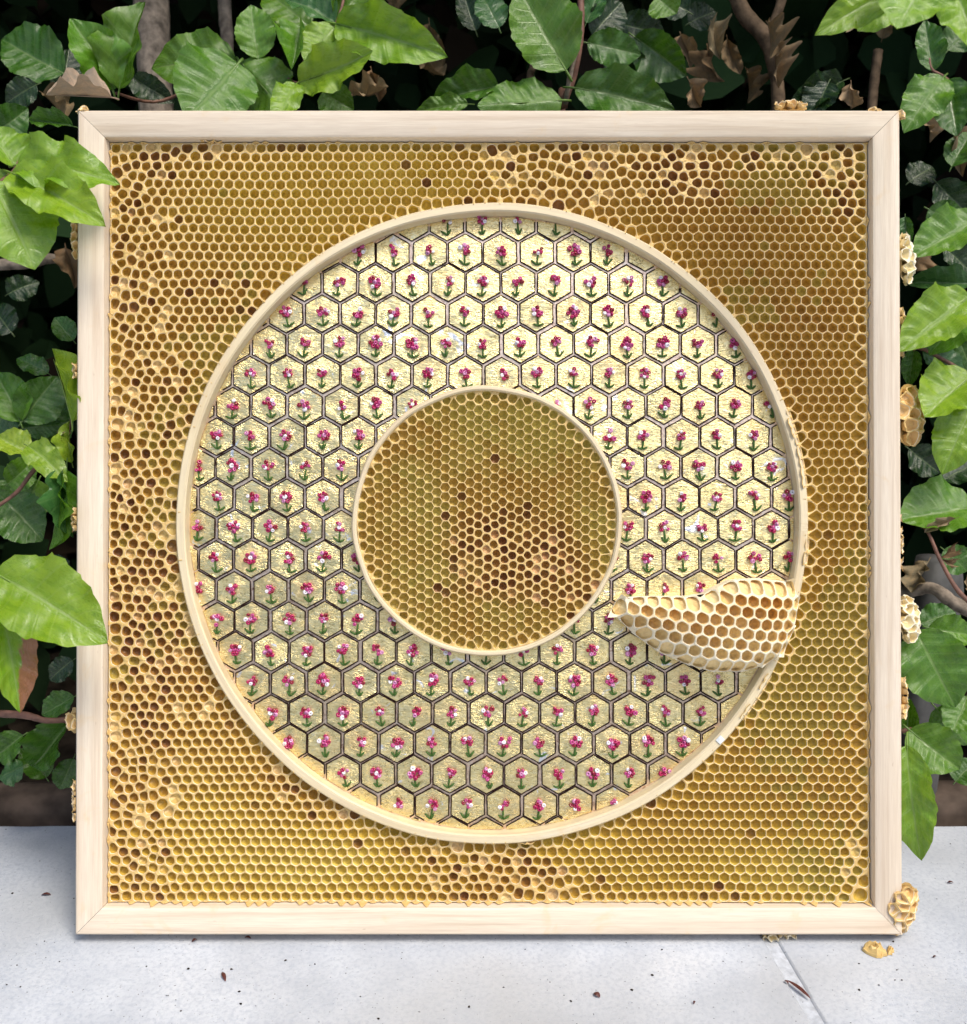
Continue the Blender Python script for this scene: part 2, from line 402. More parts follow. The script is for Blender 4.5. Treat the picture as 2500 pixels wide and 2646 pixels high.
# hoops
U0, V0 = on_art(1272, 1350, -0.001); RO, RI = 0.1598, 0.1552
EV = 1.0145                                                # the outer hoop is a touch taller than wide
def hd(x, y): return math.hypot(x-U0, (y-V0)/EV)
U1, V1 = on_art(1259, 1345, -0.003); SO, SI = 0.0686, 0.0660
def hoop(name, cu_, cv_, ro, ri, wf, wb, seed, ev=1.0):
    mb = MB(); n = 220; V = []; F = []; uv = []
    for i in range(n):
        q = 2*math.pi*i/n; wb_ = 0.0004*fbm(math.cos(q)*3, math.sin(q)*3, seed)
        pr = [(ro, wb), (ro, wf-0.0010), (ro-0.0007, wf-0.0001), (ri+0.0007, wf), (ri, wf-0.0008), (ri, wb)]
        dr = 0.0006*fbm(math.cos(q)*2, math.sin(q)*2, seed+9)
        for k, (r_, w) in enumerate(pr):
            V.append(L3(cu_+(r_+dr)*math.cos(q), cv_+(r_+dr)*ev*math.sin(q), w+(wb_ if k in (1, 2, 3, 4) else 0)))
            uv.append((q*ro, k*0.0022))
    for i in range(n):
        for k in range(5):
            j = (i+1) % n; F.append((i*6+k, j*6+k, j*6+k+1, i*6+k+1))
    mb.add(V, F, 0, True)
    o = mb.build(name, [M['hoop']], art, uv)
    md = o.modifiers.new('sharp', 'EDGE_SPLIT'); md.split_angle = rad(40)
    return o
hoop('outer_hoop', U0, V0, RO, RI, -0.0008, -0.0150, 1, EV)
hoop('inner_hoop', U1, V1, SO, SI, -0.0022, -0.0150, 5)

# ------------------------------------------------------------------ voronoi
def vor(pts, ghosts, rmax):
    allp = pts+ghosts; gs = rmax; grid = {}
    for i, p in enumerate(allp): grid.setdefault((int(p[0]//gs), int(p[1]//gs)), []).append(i)
    cells = []
    for i, (x, y) in enumerate(pts):
        gx, gy = int(x//gs), int(y//gs); nb = []
        for a in (-1, 0, 1):
            for b in (-1, 0, 1):
                for j in grid.get((gx+a, gy+b), ()):
                    if j != i:
                        dx, dy = allp[j][0]-x, allp[j][1]-y; nb.append((dx*dx+dy*dy, dx, dy))
        nb.sort(); h = rmax*0.62
        poly = [(-h, -h), (h, -h), (h, h), (-h, h)]
        for d2, dx, dy in nb:
            if d2 < 1e-12: continue
            mr = max(px*px+py*py for px, py in poly)
            if d2 > 4*mr: break
            out = []; c = d2/2; m = len(poly)
            for k in range(m):
                ax, ay = poly[k]; bx, by = poly[(k+1) % m]
                fa = ax*dx+ay*dy-c; fb = bx*dx+by*dy-c
                if fa <= 0: out.append((ax, ay))
                if (fa < 0) != (fb < 0) and fa != fb:
                    t = fa/(fa-fb); out.append((ax+(bx-ax)*t, ay+(by-ay)*t))
            poly = out
            if len(poly) < 3: break
        # drop near-duplicate vertices
        q = []
        for p in poly:
            if not q or (p[0]-q[-1][0])**2+(p[1]-q[-1][1])**2 > 1e-9: q.append(p)
        if len(q) > 1 and (q[0][0]-q[-1][0])**2+(q[0][1]-q[-1][1])**2 <= 1e-9: q.pop()
        cells.append([(px+x, py+y) for px, py in q])
    return cells
def centroid(poly):
    A = cx = cy = 0
    for k in range(len(poly)):
        (x0, y0), (x1, y1) = poly[k], poly[(k+1) % len(poly)]; c = x0*y1-x1*y0
        A += c; cx += (x0+x1)*c; cy += (y0+y1)*c
    if abs(A) < 1e-14: return poly[0][0], poly[0][1], 0
    return cx/(3*A), cy/(3*A), abs(A)/2

def cell_mb(poly, mapf, depth, wall, rnd, tint, rimtint, dipf=lambda x, y: 0.0, floor_amp=0.00055, phase=0.0, taper=0.93):
    """one wax cell: raised rim round its outline, wall, three-sided floor"""
    cx, cy, A = centroid(poly); n = len(poly)
    rin = 1e9
    for k in range(n):
        (x0, y0), (x1, y1) = poly[k], poly[(k+1) % n]
        l = math.hypot(x1-x0, y1-y0)
        if l > 1e-7: rin = min(rin, abs((x1-x0)*(y0-cy)-(x0-cx)*(y1-y0))/l)
    wall = min(wall, rin*0.45); Rc = math.sqrt(A/math.pi)*lerp(0.96, 0.86, rnd)
    pts = []
    for k in range(n):
        (x0, y0), (x1, y1) = poly[k], poly[(k+1) % n]
        pts.append((x0, y0, 1)); pts.append((x0+(x1-x0)*0.3, y0+(y1-y0)*0.3, 0)); pts.append((x0+(x1-x0)*0.7, y0+(y1-y0)*0.7, 0))
    m = len(pts); V = []; C = []; rings = [[], [], [], []]
    for (x, y, corner) in pts:
        dx, dy = x-cx, y-cy; r = math.hypot(dx, dy) or 1e-6; q = math.atan2(dy, dx)
        ra_ = r*(1-wall/rin) if rin > 0.6*Rc else r-wall*1.2; rb_ = (max(r-wall, 1e-5)**-16+Rc**-16)**(-1/16); rh = max(lerp(ra_, rb_, rnd), r*0.35)
        ux, uy = dx/r, dy/r
        dip = dipf(x, y)*(1 if corner else 0.35)
        rings[0].append(mapf(x, y, -dip))
        rings[1].append(mapf(cx+ux*rh, cy+uy*rh, -0.00008))
        rings[2].append(mapf(cx+ux*rh*0.965, cy+uy*rh*0.965, -0.0007))
        rings[3].append(mapf(cx+ux*rh*taper, cy+uy*rh*taper, -depth+floor_amp*math.cos(3*(q-phase))))
    for rg in rings: V += rg
    V.append(mapf(cx, cy, -depth-floor_amp*1.6))
    F = []; mt = []; sm = []
    for lv in range(3):
        for k in range(m):
            j = (k+1) % m; F.append((lv*m+k, lv*m+j, (lv+1)*m+j, (lv+1)*m+k)); mt.append(0 if lv < 1 else 1); sm.append(True)
    for k in range(m):
        F.append((3*m+k, 3*m+(k+1) % m, 4*m)); mt.append(1); sm.append(False)
    C = [rimtint]*m*2 + [tint]*(2*m+1)
    mb = MB(); mb.add(V, F, mt, sm, C); return mb, A

# ------------------------------------------------------------------ main honeycomb
PX = 0.0001972                                            # metres per photo pixel on the comb plane
def px2(px, py): return on_art(px, py, -0.006)
IRR = [  # (px, py, sx, sy, weight) where the bees built unevenly
    (300, 480, 130, 260, 1.0), (290, 800, 110, 260, 1.0), (330, 1100, 130, 260, 1.0), (350, 1400, 140, 260, 1.1), (330, 1700, 120, 260, 1.0),
    (320, 2000, 110, 220, 1.0), (330, 2240, 120, 120, 1.0), (520, 360, 140, 50, 1.0), (640, 760, 90, 70, 0.7), (700, 370, 120, 25, 0.5),
    (1330, 400, 120, 90, 0.9), (1480, 440, 130, 90, 1.0), (1730, 430, 90, 80, 0.9), (2020, 400, 130, 50, 0.9), (2170, 440, 70, 110, 1.0),
    (1250, 2260, 170, 90, 1.0), (1360, 2300, 120, 50, 0.8), (780, 2010, 110, 70, 0.8), (880, 2090, 60, 50, 0.6), (2210, 2230, 40, 90, 0.9), (1800, 470, 60, 60, 0.4),
    (1900, 2310, 100, 20, 0.5), (560, 1850, 60, 90, 0.4)]
IRR = [(*px2(a, b), c*PX, d*PX, w) for a, b, c, d, w in IRR]
def irr(x, y):
    s = 0
    for (a, b, sx, sy, w) in IRR:
        e = ((x-a)/sx)**2+((y-b)/sy)**2
        if e < 6: s += w*math.exp(-e*0.8)
    return min(1.0, s)
a_ = 26.9*PX; rowp = a_*0.866
xl, xr, yb_, yt = -HI+0.0003, HI-0.0003, CV-HI+0.0003, CV+HI-0.0003
def inside(x, y, m=0.0):
    return xl+m < x < xr-m and yb_+m < y < yt-m and hd(x, y) > RO+m
pts = []
nr = int((yt-yb_)/rowp)+2
for j in range(nr):
    y = yt - rowp*0.52 - j*rowp
    for i in range(-2, int((xr-xl)/a_)+3):
        x = xl + a_*(i+0.5+(0.5 if j % 2 else 0))
        wx = 0.0010*fbm(x*14, y*14, 1.7); wy = 0.0010*fbm(x*14, y*14, 9.1)
        m = irr(x, y); jit = 0.40*a_*m + 0.012*a_
        q = (x+wx+R.uniform(-jit, jit), y+wy+R.uniform(-jit, jit)*0.9)
        if inside(q[0], q[1], a_*0.30) and not (m > 0.5 and R.random() < 0.04): pts.append(q)
def ghosts(pts):
    G = []; k = 1.6*a_
    for x, y in pts:
        if x-xl < k: G.append((2*xl-x, y))
        if xr-x < k: G.append((2*xr-x, y))
        if y-yb_ < k: G.append((x, 2*yb_-y))
        if yt-y < k: G.append((x, 2*yt-y))
        r = hd(x, y)
        if r-RO < k:
            f = (2*RO-r)/r; G.append((U0+(x-U0)*f, V0+(y-V0)*f))
    return G
for it in range(4):
    polys = vor(pts, ghosts(pts), a_*2.2); np_ = []
    for p, pl in zip(pts, polys):
        if len(pl) < 3: np_.append(p); continue
        cx, cy, A = centroid(pl); m = irr(*p)
        db = min(p[0]-xl, xr-p[0], p[1]-yb_, yt-p[1], hd(p[0], p[1])-RO)
        k = max(0.45*(1 if db < 1.3*a_ else 0), 0.55*m)
        np_.append((lerp(p[0], cx, k), lerp(p[1], cy, k)))
    pts = np_
polys = vor(pts, ghosts(pts), a_*2.2)
def surf(x, y):
    db = min(x-xl, xr-x, y-yb_, yt-y)
    return -0.0050 + 0.0009*fbm(x*9, y*9, 4.2) - 0.0004*irr(x, y)*fbm(x*260, y*260, 2.0)
def mapmain(x, y, h): return L3(x, y, surf(x, y)+h)
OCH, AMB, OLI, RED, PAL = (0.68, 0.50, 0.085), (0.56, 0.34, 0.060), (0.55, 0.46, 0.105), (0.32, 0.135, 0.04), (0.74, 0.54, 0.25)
TZ = [(*px2(a, b), c*PX, d*PX, w) for a, b, c, d, w in (       # where the wax is browner (+) or yellower (-)
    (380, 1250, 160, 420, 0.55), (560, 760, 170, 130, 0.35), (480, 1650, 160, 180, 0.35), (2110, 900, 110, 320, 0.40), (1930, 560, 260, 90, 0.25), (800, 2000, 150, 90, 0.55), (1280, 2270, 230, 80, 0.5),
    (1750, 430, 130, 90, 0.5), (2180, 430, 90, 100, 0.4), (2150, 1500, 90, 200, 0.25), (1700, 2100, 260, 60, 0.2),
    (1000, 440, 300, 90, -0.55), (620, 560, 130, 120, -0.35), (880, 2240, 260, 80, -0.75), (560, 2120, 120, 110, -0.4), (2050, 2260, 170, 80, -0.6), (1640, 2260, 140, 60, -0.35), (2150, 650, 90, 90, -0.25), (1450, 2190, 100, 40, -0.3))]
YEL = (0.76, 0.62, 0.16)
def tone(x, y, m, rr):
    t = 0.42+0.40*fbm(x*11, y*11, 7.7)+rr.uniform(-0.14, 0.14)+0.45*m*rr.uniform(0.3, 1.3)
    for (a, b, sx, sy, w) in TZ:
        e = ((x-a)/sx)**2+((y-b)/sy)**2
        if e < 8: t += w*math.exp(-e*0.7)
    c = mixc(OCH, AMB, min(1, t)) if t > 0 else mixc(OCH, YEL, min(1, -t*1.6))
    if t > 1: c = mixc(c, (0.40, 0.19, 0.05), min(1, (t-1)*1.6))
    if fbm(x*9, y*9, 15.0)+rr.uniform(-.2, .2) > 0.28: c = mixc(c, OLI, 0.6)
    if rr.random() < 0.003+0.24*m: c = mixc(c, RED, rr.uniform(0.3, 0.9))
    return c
comb = MB()                                              # wax midrib the cells stand on
nn = 160; V = []; F = []
for i in range(nn):
    q = 2*math.pi*(i+0.5)/nn; c, s = math.cos(q), math.sin(q)
    V.append(L3(U0+c*(RO-0.001), V0+s*EV*(RO-0.001), -0.0142))
    k = (HI-0.0004)/max(abs(c), abs(s)); V.append(L3(c*k, CV+s*k, -0.0142))
for i in range(nn):
    j = (i+1) % nn; F.append((2*i, 2*j, 2*j+1, 2*i+1))
comb.add(V, F, 1, False, AMB)
comb_o = comb.build('honeycomb', WAX, art)
allc = []; fringe = MB()
for p, pl in zip(pts, polys):
    if len(pl) < 3: continue
    cx, cy, A = centroid(pl); m = irr(cx, cy)
    if A < 0.12*a_*a_: continue
    rr = random.Random(int(cx*1e6) ^ int(cy*1e6))
    small = A < 0.62*a_*a_
    shallow = small or (m > 0.45 and rr.random() < 0.13)
    depth = rr.uniform(0.0010, 0.0022) if shallow else rr.uniform(0.0034, 0.0043)
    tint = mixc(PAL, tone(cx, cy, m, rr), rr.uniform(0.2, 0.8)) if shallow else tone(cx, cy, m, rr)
    edge = min(cx-xl, xr-cx, cy-yb_, yt-cy, hd(cx, cy)-RO) < 0.9*a_
    rnd = 1 if edge else min(1, 0.35+0.45*sstep(0.02, -0.12, cx)+0.9*m); wall = lerp(0.00013, 0.00026, m)*rr.uniform(0.85, 1.2)
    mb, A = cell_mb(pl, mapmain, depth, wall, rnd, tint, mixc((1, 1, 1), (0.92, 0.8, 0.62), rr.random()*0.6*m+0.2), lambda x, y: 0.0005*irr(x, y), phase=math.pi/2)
    allc.append((A*(0.6 if shallow else 1), mb))
    # torn wax scallops where the comb meets the frame
    n_ = len(pl)
    for k_ in range(n_):
        (xa, ya), (xb, yb2) = pl[k_], pl[(k_+1) % n_]
        for (nx, ny, da, db) in ((-1, 0, xa-xl, xb-xl), (1, 0, xr-xa, xr-xb), (0, -1, ya-yb_, yb2-yb_), (0, 1, yt-ya, yt-yb2)):
            if da < 2e-5 and db < 2e-5 and math.hypot(xb-xa, yb2-ya) > 0.001:
                sf = 0.85 if ny < 0 else (0.6 if nx > 0 else 0.38)
                hs = [sf*(0.10+0.95*random.Random(int((q0+q1)*2e5)).random()**2.0) for q0, q1 in ((xa, ya), (xb, yb2))]
                top_, bot_ = [], []
                for e in range(7):
                    t = e/6; x, y = lerp(xa, xb, t), lerp(ya, yb2, t)
                    h_ = lerp(hs[0], hs[1], t)*(0.20+0.80*(0.5+0.5*math.cos(2*math.pi*t)))+0.03*fbm(x*900, y*900)
                    d_ = 0.0014*min(h_, 1)-0.0002+max(0, h_-1)*0.010; w_ = -0.0062+0.0057*min(h_, 1)+0.0002
                    top_.append(L3(x+nx*d_, y+ny*d_, w_)); bot_.append(L3(x-nx*0.0003, y-ny*0.0003, surf(x, y)-0.0012))
                tube(fringe, top_, [0.00042, 0.00034, 0.00026, 0.00024, 0.00026, 0.00034, 0.00042], 5, 0, (0.95, 0.85, 0.68))
                fringe.add(top_+bot_, [(e, e+1, 8+e, 7+e) for e in range(6)], 0, True, (0.95, 0.85, 0.68))
    for (x, y) in pl:
        r_ = hd(x, y)
        if r_ < RO+1.5e-4 and rr.random() < 0.3:
            q = math.atan2(y-V0, x-U0); qd = math.degrees(q) % 360
            ln = rr.uniform(0.0002, 0.0012)
            if qd > 330 or qd < 25 or 150 < qd < 215: ln *= 2.2
            P = [L3(x+0.0003*math.cos(q), y+0.0003*math.sin(q), surf(x, y)-0.0006), L3(x, y, surf(x, y)+0.0022), L3(x-ln*math.cos(q), y-ln*math.sin(q), -0.0006)]
            tube(fringe, P, [0.0006, 0.0005, 0.00025], 5, 0, (0.95, 0.85, 0.68))
fr_o = fringe.build('wax_fringe', WAX, art); tag(fr_o, kind='stuff')
allc.sort(key=lambda t: -t[0])
rest = MB()
for i, (A, mb) in enumerate(allc):
    if i < 185: mb.build('cell', WAX, comb_o)
    else: rest.merge(mb)
tag(rest.build('small_cells', WAX, comb_o), kind='stuff')

# ------------------------------------------------------------------ inner honeycomb disc
a2 = 24.7*0.0001966; pts2 = []
IR2 = [(*on_art(a, b, -0.004), c*PX, d*PX, w) for a, b, c, d, w in ((1300, 1400, 90, 80, 1.0), (1220, 1400, 60, 70, 0.7), (1400, 1470, 90, 60, 1.0), (1440, 1390, 60, 60, 0.5), (1260, 1520, 90, 40, 0.7), (1480, 1520, 60, 40, 0.9))]
def irr2(x, y):
    return min(1.0, sum(w*math.exp(-0.8*(((x-a)/sx)**2+((y-b)/sy)**2)) for a, b, sx, sy, w in IR2))
for i in range(-18, 19):
    for j in range(-17, 18):
        x = U1 + i*a2*0.866; y = V1 + (j+(0.5 if i % 2 else 0))*a2
        m = irr2(x, y); jt = a2*(0.012+0.24*m); x += 0.0006*fbm(x*16, y*16, 3)+R.uniform(-jt, jt); y += 0.0006*fbm(x*16, y*16, 8)+R.uniform(-jt, jt)
        if math.hypot(x-U1, y-V1) < SI-0.30*a2: pts2.append((x, y))
def gh2(P):
    G = []
    for x, y in P:
        r = math.hypot(x-U1, y-V1)
        if SI-r < 1.6*a2: f = (2*SI-r)/max(r, 1e-6); G.append((U1+(x-U1)*f, V1+(y-V1)*f))
    return G
for it in range(2):
    pol2 = vor(pts2, gh2(pts2), a2*2.2); q2 = []
    for p, pl in zip(pts2, pol2):
        cx, cy, A = centroid(pl); k = max(0.5 if SI-math.hypot(p[0]-U1, p[1]-V1) < 1.3*a2 else 0, 0.4*irr2(*p)); q2.append((lerp(p[0], cx, k), lerp(p[1], cy, k)))
    pts2 = q2
pol2 = vor(pts2, gh2(pts2), a2*2.2)
def mapin(x, y, h): return L3(x, y, -0.0042+0.0005*fbm(x*14, y*14, 5.5)+h)
disc = MB(); V = [L3(U1, V1, -0.0102)]; F = []
for i in range(64):
    q = 2*math.pi*i/64; V.append(L3(U1+SI*math.cos(q), V1+SI*math.sin(q), -0.0102)); F.append((0, 1+i, 1+(i+1) % 64))
disc.add(V, F, 1, False, AMB); disc_o = disc.build('honeycomb_disc', WAX, art)
rest2 = MB()
for pl in pol2:
    cx, cy, A = centroid(pl)
    if A < 0.15*a2*a2: continue
    m = irr2(cx, cy); rr = random.Random(int(cx*1e6)*3 ^ int(cy*1e6)); sh = A < 0.6*a2*a2 or (m > 0.5 and rr.random() < 0.12)
    t = mixc((0.60, 0.50, 0.135), (0.58, 0.39, 0.08), min(1, max(0, 0.4+m+fbm(cx*25, cy*25)+rr.uniform(-.25, .25))))
    if m > 0.3: t = mixc(t, (0.42, 0.20, 0.055), m*rr.uniform(0.2, 0.9))
    if rr.random() < 0.004+0.22*m: t = mixc(t, RED, rr.uniform(0.5, 1.0))
    if sh: t = mixc((0.60, 0.36, 0.16), t, rr.random())
    mb, A = cell_mb(pl, mapin, rr.uniform(0.0013, 0.0022) if sh else rr.uniform(0.0030, 0.0038), 0.00014*rr.uniform(0.9, 1.15)+0.0001*m, 1 if SI-math.hypot(cx-U1, cy-V1) < 0.9*a2 else min(1, 0.15+0.9*m), t,
                    (0.95, 0.86, 0.68), lambda x, y: 0.0003*irr2(x, y), phase=0.0)
    rest2.merge(mb)
tag(rest2.build('small_cells', WAX, disc_o), kind='stuff')

# ------------------------------------------------------------------ free standing comb lobe
LOBE = [(1592, 1578), (1604, 1558), (1640, 1548), (1700, 1545), (1780, 1545), (1830, 1538), (1862, 1520), (1905, 1500), (1970, 1496), (2035, 1504), (2072, 1510),
        (2084, 1560), (2074, 1630), (2045, 1690), (1990, 1725), (1930, 1742), (1850, 1742), (1780, 1722), (1710, 1692), (1650, 1648), (1608, 1606)]
WL = 0.014
lob = [on_art(x, y, WL) for x, y in LOBE]
lcx = sum(p[0] for p in lob)/len(lob); lcy = sum(p[1] for p in lob)/len(lob)
def inpoly(x, y, P):
    c = False; n = len(P)
    for i in range(n):
        (x0, y0), (x1, y1) = P[i], P[(i+1) % n]
        if (y0 > y) != (y1 > y) and x < (x1-x0)*(y-y0)/(y1-y0)+x0: c = not c
    return c
def pdist(x, y, P):
    b = 1e9; bp = None
    for i in range(len(P)):
        (x0, y0), (x1, y1) = P[i], P[(i+1) % len(P)]
        t = max(0, min(1, ((x-x0)*(x1-x0)+(y-y0)*(y1-y0))/((x1-x0)**2+(y1-y0)**2)))
        qx, qy = x0+t*(x1-x0), y0+t*(y1-y0); d = math.hypot(x-qx, y-qy)
        if d < b: b = d; bp = (qx, qy)
    return b, bp
a3 = 32.8*0.0001895; pts3 = []
for j in range(-14, 15):
    for i in range(-16, 17):
        x = lcx+a3*(i+(0.5 if j % 2 else 0))+0.05*a3*R.uniform(-1, 1); y = lcy+j*a3*0.866-0.10*(x-lcx)+0.05*a3*R.uniform(-1, 1)
        if inpoly(x, y, lob) and pdist(x, y, lob)[0] > 0.16*a3: pts3.append((x, y))
G3 = []
for x, y in pts3:
    d, q = pdist(x, y, lob)
    if d < 1.5*a3: G3.append((2*q[0]-x, 2*q[1]-y))
umin = min(p[0] for p in lob); umax = max(p[0] for p in lob)
def mapl(x, y, h):
    t = (x-umin)/(umax-umin); d = min(pdist(x, y, lob)[0], 0.022)
    top = 0.0145*sstep(0, 0.5, t)*(1-0.55*sstep(0.72, 1.0, t))+0.003
    e = 1-math.exp(-d/0.0042)
    w = -0.003 + 0.006*e + top*(0.55+0.45*e) + 0.0012*fbm(x*60, y*60)
    s = 1+0.12*h/0.004*(1-e)
    return L3(lcx+(x-lcx)*(1+min(0, h)*4*(1-e)), lcy+(y-lcy)*(1+min(0, h)*5*(1-e)), w+h)
sk = MB(); n = len(lob)*6; V = []; F = []
for i in range(n):
    k = i/6; a0 = lob[int(k)]; a1 = lob[(int(k)+1) % len(lob)]; f = k-int(k); x = lerp(a0[0], a1[0], f); y = lerp(a0[1], a1[1], f)
    dx, dy = lcx-x, lcy-y
    p0 = mapl(x, y, 0); V.append(p0)
    for (ins, fr_) in ((0.005, 0.3), (0.05, 0.7), (0.13, 1.0)):
        w0 = -p0[1]; V.append(L3(x+dx*ins, y+dy*ins*0.8, lerp(w0, -0.0095, fr_)))
for i in range(n):
    j = (i+1) % n
    for k in range(3): F.append((i*4+k, i*4+k+1, j*4+k+1, j*4+k))
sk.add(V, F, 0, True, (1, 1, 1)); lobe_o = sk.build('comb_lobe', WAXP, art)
lobe_o['label'] = 'thick pale crescent of honeycomb standing proud over the hoop'
for pl in vor(pts3, G3, a3*2.2):
    if len(pl) < 3: continue
    cx, cy, A = centroid(pl); rr = random.Random(int(cx*1e6) ^ int(cy*1e6)*5)
    d = pdist(cx, cy, lob)[0]; small = A < 0.5*a3*a3
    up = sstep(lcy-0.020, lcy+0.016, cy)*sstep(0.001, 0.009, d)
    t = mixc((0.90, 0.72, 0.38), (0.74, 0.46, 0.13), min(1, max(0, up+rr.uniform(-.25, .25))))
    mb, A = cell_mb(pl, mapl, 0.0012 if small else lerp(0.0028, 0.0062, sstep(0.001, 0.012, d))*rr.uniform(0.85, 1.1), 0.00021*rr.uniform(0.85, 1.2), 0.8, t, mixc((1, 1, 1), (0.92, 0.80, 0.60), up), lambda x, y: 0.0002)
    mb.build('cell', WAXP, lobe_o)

# ------------------------------------------------------------------ burr comb on the frame's edges
def burr(px, py, wpx, hpx, nrm, w0=-0.006, cell=27, bulge=0.5, pale=0.0, seed=1, rough=0.0009, clipdir=None):
    """a lump of wild comb; (px, py) its centre, wpx x hpx its size, nrm = (u, v, w) direction it faces"""
    rr = random.Random(seed); n = Vector(nrm).normalized()
    nl = Vector((n.x, -n.z, n.y)); e1 = Vector((0, 0, 1)).cross(nl)
    if e1.length < 0.2: e1 = Vector((1, 0, 0))
    e1.normalize(); e2 = nl.cross(e1); e2.normalize()
    if e2.z < 0: e1, e2 = -e1, -e2
    u, v = on_art(px, py, w0); o = Vector(L3(u, v, w0))
    A, B = wpx*PX/2, hpx*PX/2; ac = cell*PX; P = []
    for j in range(-12, 13):
        for i in range(-12, 13):
            x = ac*(i+(.5 if j % 2 else 0))+rr.uniform(-.32, .32)*ac; y = j*ac*.866+rr.uniform(-.32, .32)*ac
            if (x/A)**2+(y/B)**2 < 1.0: P.append((x, y))
    if len(P) < 2: P = [(-ac*.5, 0), (ac*.5, 0), (0, ac*.8)]
    G = []
    for k in range(40):
        q = 2*math.pi*k/40; f = 1.0+0.9*ac/min(A, B)*0.5
        G.append(((A+ac*.55)*math.cos(q)*rr.uniform(.95, 1.1), (B+ac*.55)*math.sin(q)*rr.uniform(.95, 1.1)))
    bh = bulge*min(A, B)*1.6
    def mp(x, y, h):
        e = (x/(A+ac*.3))**2+(y/(B+ac*.3))**2
        z = bh*(1-e)+1.0*rough*fbm(x*420, y*420, seed)
        return o+e1*x+e2*y+nl*(z+h)
    mb = MB()
    for pl in vor(P, G, ac*3):
        if len(pl) < 3: continue
        cx, cy, ar = centroid(pl)
        t = mixc((0.80, 0.50, 0.18), (0.86, 0.74, 0.42), min(1, pale+rr.uniform(0, .25)))
        rt = mixc((0.90, 0.80, 0.62), (1.0, 1.0, 0.98), pale)
        m1, _ = cell_mb(pl, mp, rr.uniform(0.0022, 0.0048), 0.00028*rr.uniform(.8, 1.5), 0.55, t, rt, lambda x, y: 0.0010*fbm(x*900, y*900, seed)*1.0, floor_amp=0.0002)
        mb.merge(m1)
    # solid back under the cells
    V = [o-nl*0.004]; F = []
    for k in range(24):
        q = 2*math.pi*k/24; V.append(Vector(mp(A*1.02*math.cos(q), B*1.02*math.sin(q), -0.002)))
    for k in range(24): F.append((0, 1+(k+1) % 24, 1+k))
    mb.add(V, F, 0, True, (0.95, 0.85, 0.65))
    return mb.build('burr_comb', WAXP if pale > 0.5 else WAX, art)
burr(2342, 668, 62, 140, (0.72, 0.05, 0.7), -0.010, 30, 0.45, 0.95, 11, 0.0016)
burr(2332, 860, 36, 140, (0.85, 0, 0.5), -0.010, 27, 0.4, 0.1, 12)
burr(2352, 1072, 96, 160, (0.45, 0.0, 0.9), -0.010, 33, 0.35, 0.15, 13, 0.0014)
burr(2350, 1602, 76, 122, (0.55, 0.1, 0.8), -0.008, 27, 0.4, 0.85, 14, 0.0018)
burr(2338, 1805, 34, 110, (0.85, 0, 0.5), -0.010, 27, 0.4, 0.15, 15)
burr(2331, 1420, 16, 190, (0.9, 0, 0.4), -0.008, 24, 0.3, 0.2, 25)
burr(2330, 2352, 92, 150, (0.40, -0.25, 0.9), -0.004, 27, 0.42, 0.12, 16, 0.0010)
burr(2045, 272, 84, 34, (0.0, 0.75, 0.65), -0.008, 25, 0.45, 0.3, 17, 0.0016)
burr(2262, 284, 22, 18, (0.0, 0.6, 0.8), -0.002, 22, 0.4, 0.1, 18)
burr(2334, 298, 24, 18, (0.8, 0.2, 0.5), -0.003, 20, 0.5, 0.3, 19)
burr(212, 284, 26, 22, (-0.3, 0.7, 0.7), -0.002, 22, 0.4, 0.3, 20)
burr(545, 356, 74, 28, (0, 0.25, 0.95), -0.0045, 24, 0.25, 0.1, 31, 0.0008)
burr(196, 610, 34, 110, (-0.65, 0, 0.75), -0.004, 26, 0.4, 0.1, 21)
burr(192, 955, 16, 50, (-0.8, 0, 0.5), -0.006, 22, 0.4, 0.2, 22)
burr(190, 1340, 18, 80, (-0.8, 0, 0.5), -0.006, 22, 0.4, 0.3, 23)
burr(190, 1862, 46, 66, (-0.6, 0, 0.8), -0.006, 26, 0.5, 0.25, 24)
burr(192, 2065, 20, 125, (-0.75, 0, 0.6), -0.005, 24, 0.35, 0.1, 26)
burr(2020, 2424, 90, 26, (0, -0.5, 0.85), -0.006, 22, 0.4, 0.7, 27, 0.0016)
burr(1362, 2170, 36, 24, (0, 0.2, 0.95), -0.0030, 22, 0.3, 0.1, 30, 0.0006)
def pockets(p0, p1, n, seed):
    """a row of shallow pale cells begun along the outer edge of the hoop"""
    rr = random.Random(seed); mb = MB()
    q = [math.atan2(on_art(*p, -0.002)[1]-V0, on_art(*p, -0.002)[0]-U0) for p in (p0, p1)]
    for k in range(n):
        a, b = lerp(q[0], q[1], k/n), lerp(q[0], q[1], (k+1)/n)
        r0 = RO-rr.uniform(0.0012, 0.0030); r1 = RO+0.0022
        pl = [(U0+r*math.cos(t), V0+EV*r*math.sin(t)) for r, t in ((r0+.0006, a), (r0, (a+b)/2), (r0+.0006, b), (r1, b), (r1, a))]
        if (b-a) < 0: pl = pl[::-1]
        mp = lambda x, y, h: L3(x, y, lerp(0.0003, -0.0062, sstep(RO-0.0028, RO+0.0026, hd(x, y)))+0.0004+h)
        m1, _ = cell_mb(pl, mp, 0.0008, 0.0005, 0.8, (0.78, 0.62, 0.40), (1, 0.95, 0.85), floor_amp=0.0001); mb.merge(m1)
    mb.build('burr_comb', WAX, art)
pockets((2052, 1050), (2084, 1262), 8, 1); pockets((2010, 1748), (1925, 1858), 6, 2); pockets((2088, 1390), (2086, 1460), 2, 3)
cl = MB(); u, v = on_art(1858, 1908, 0); th = math.atan2(v-V0, u-U0)
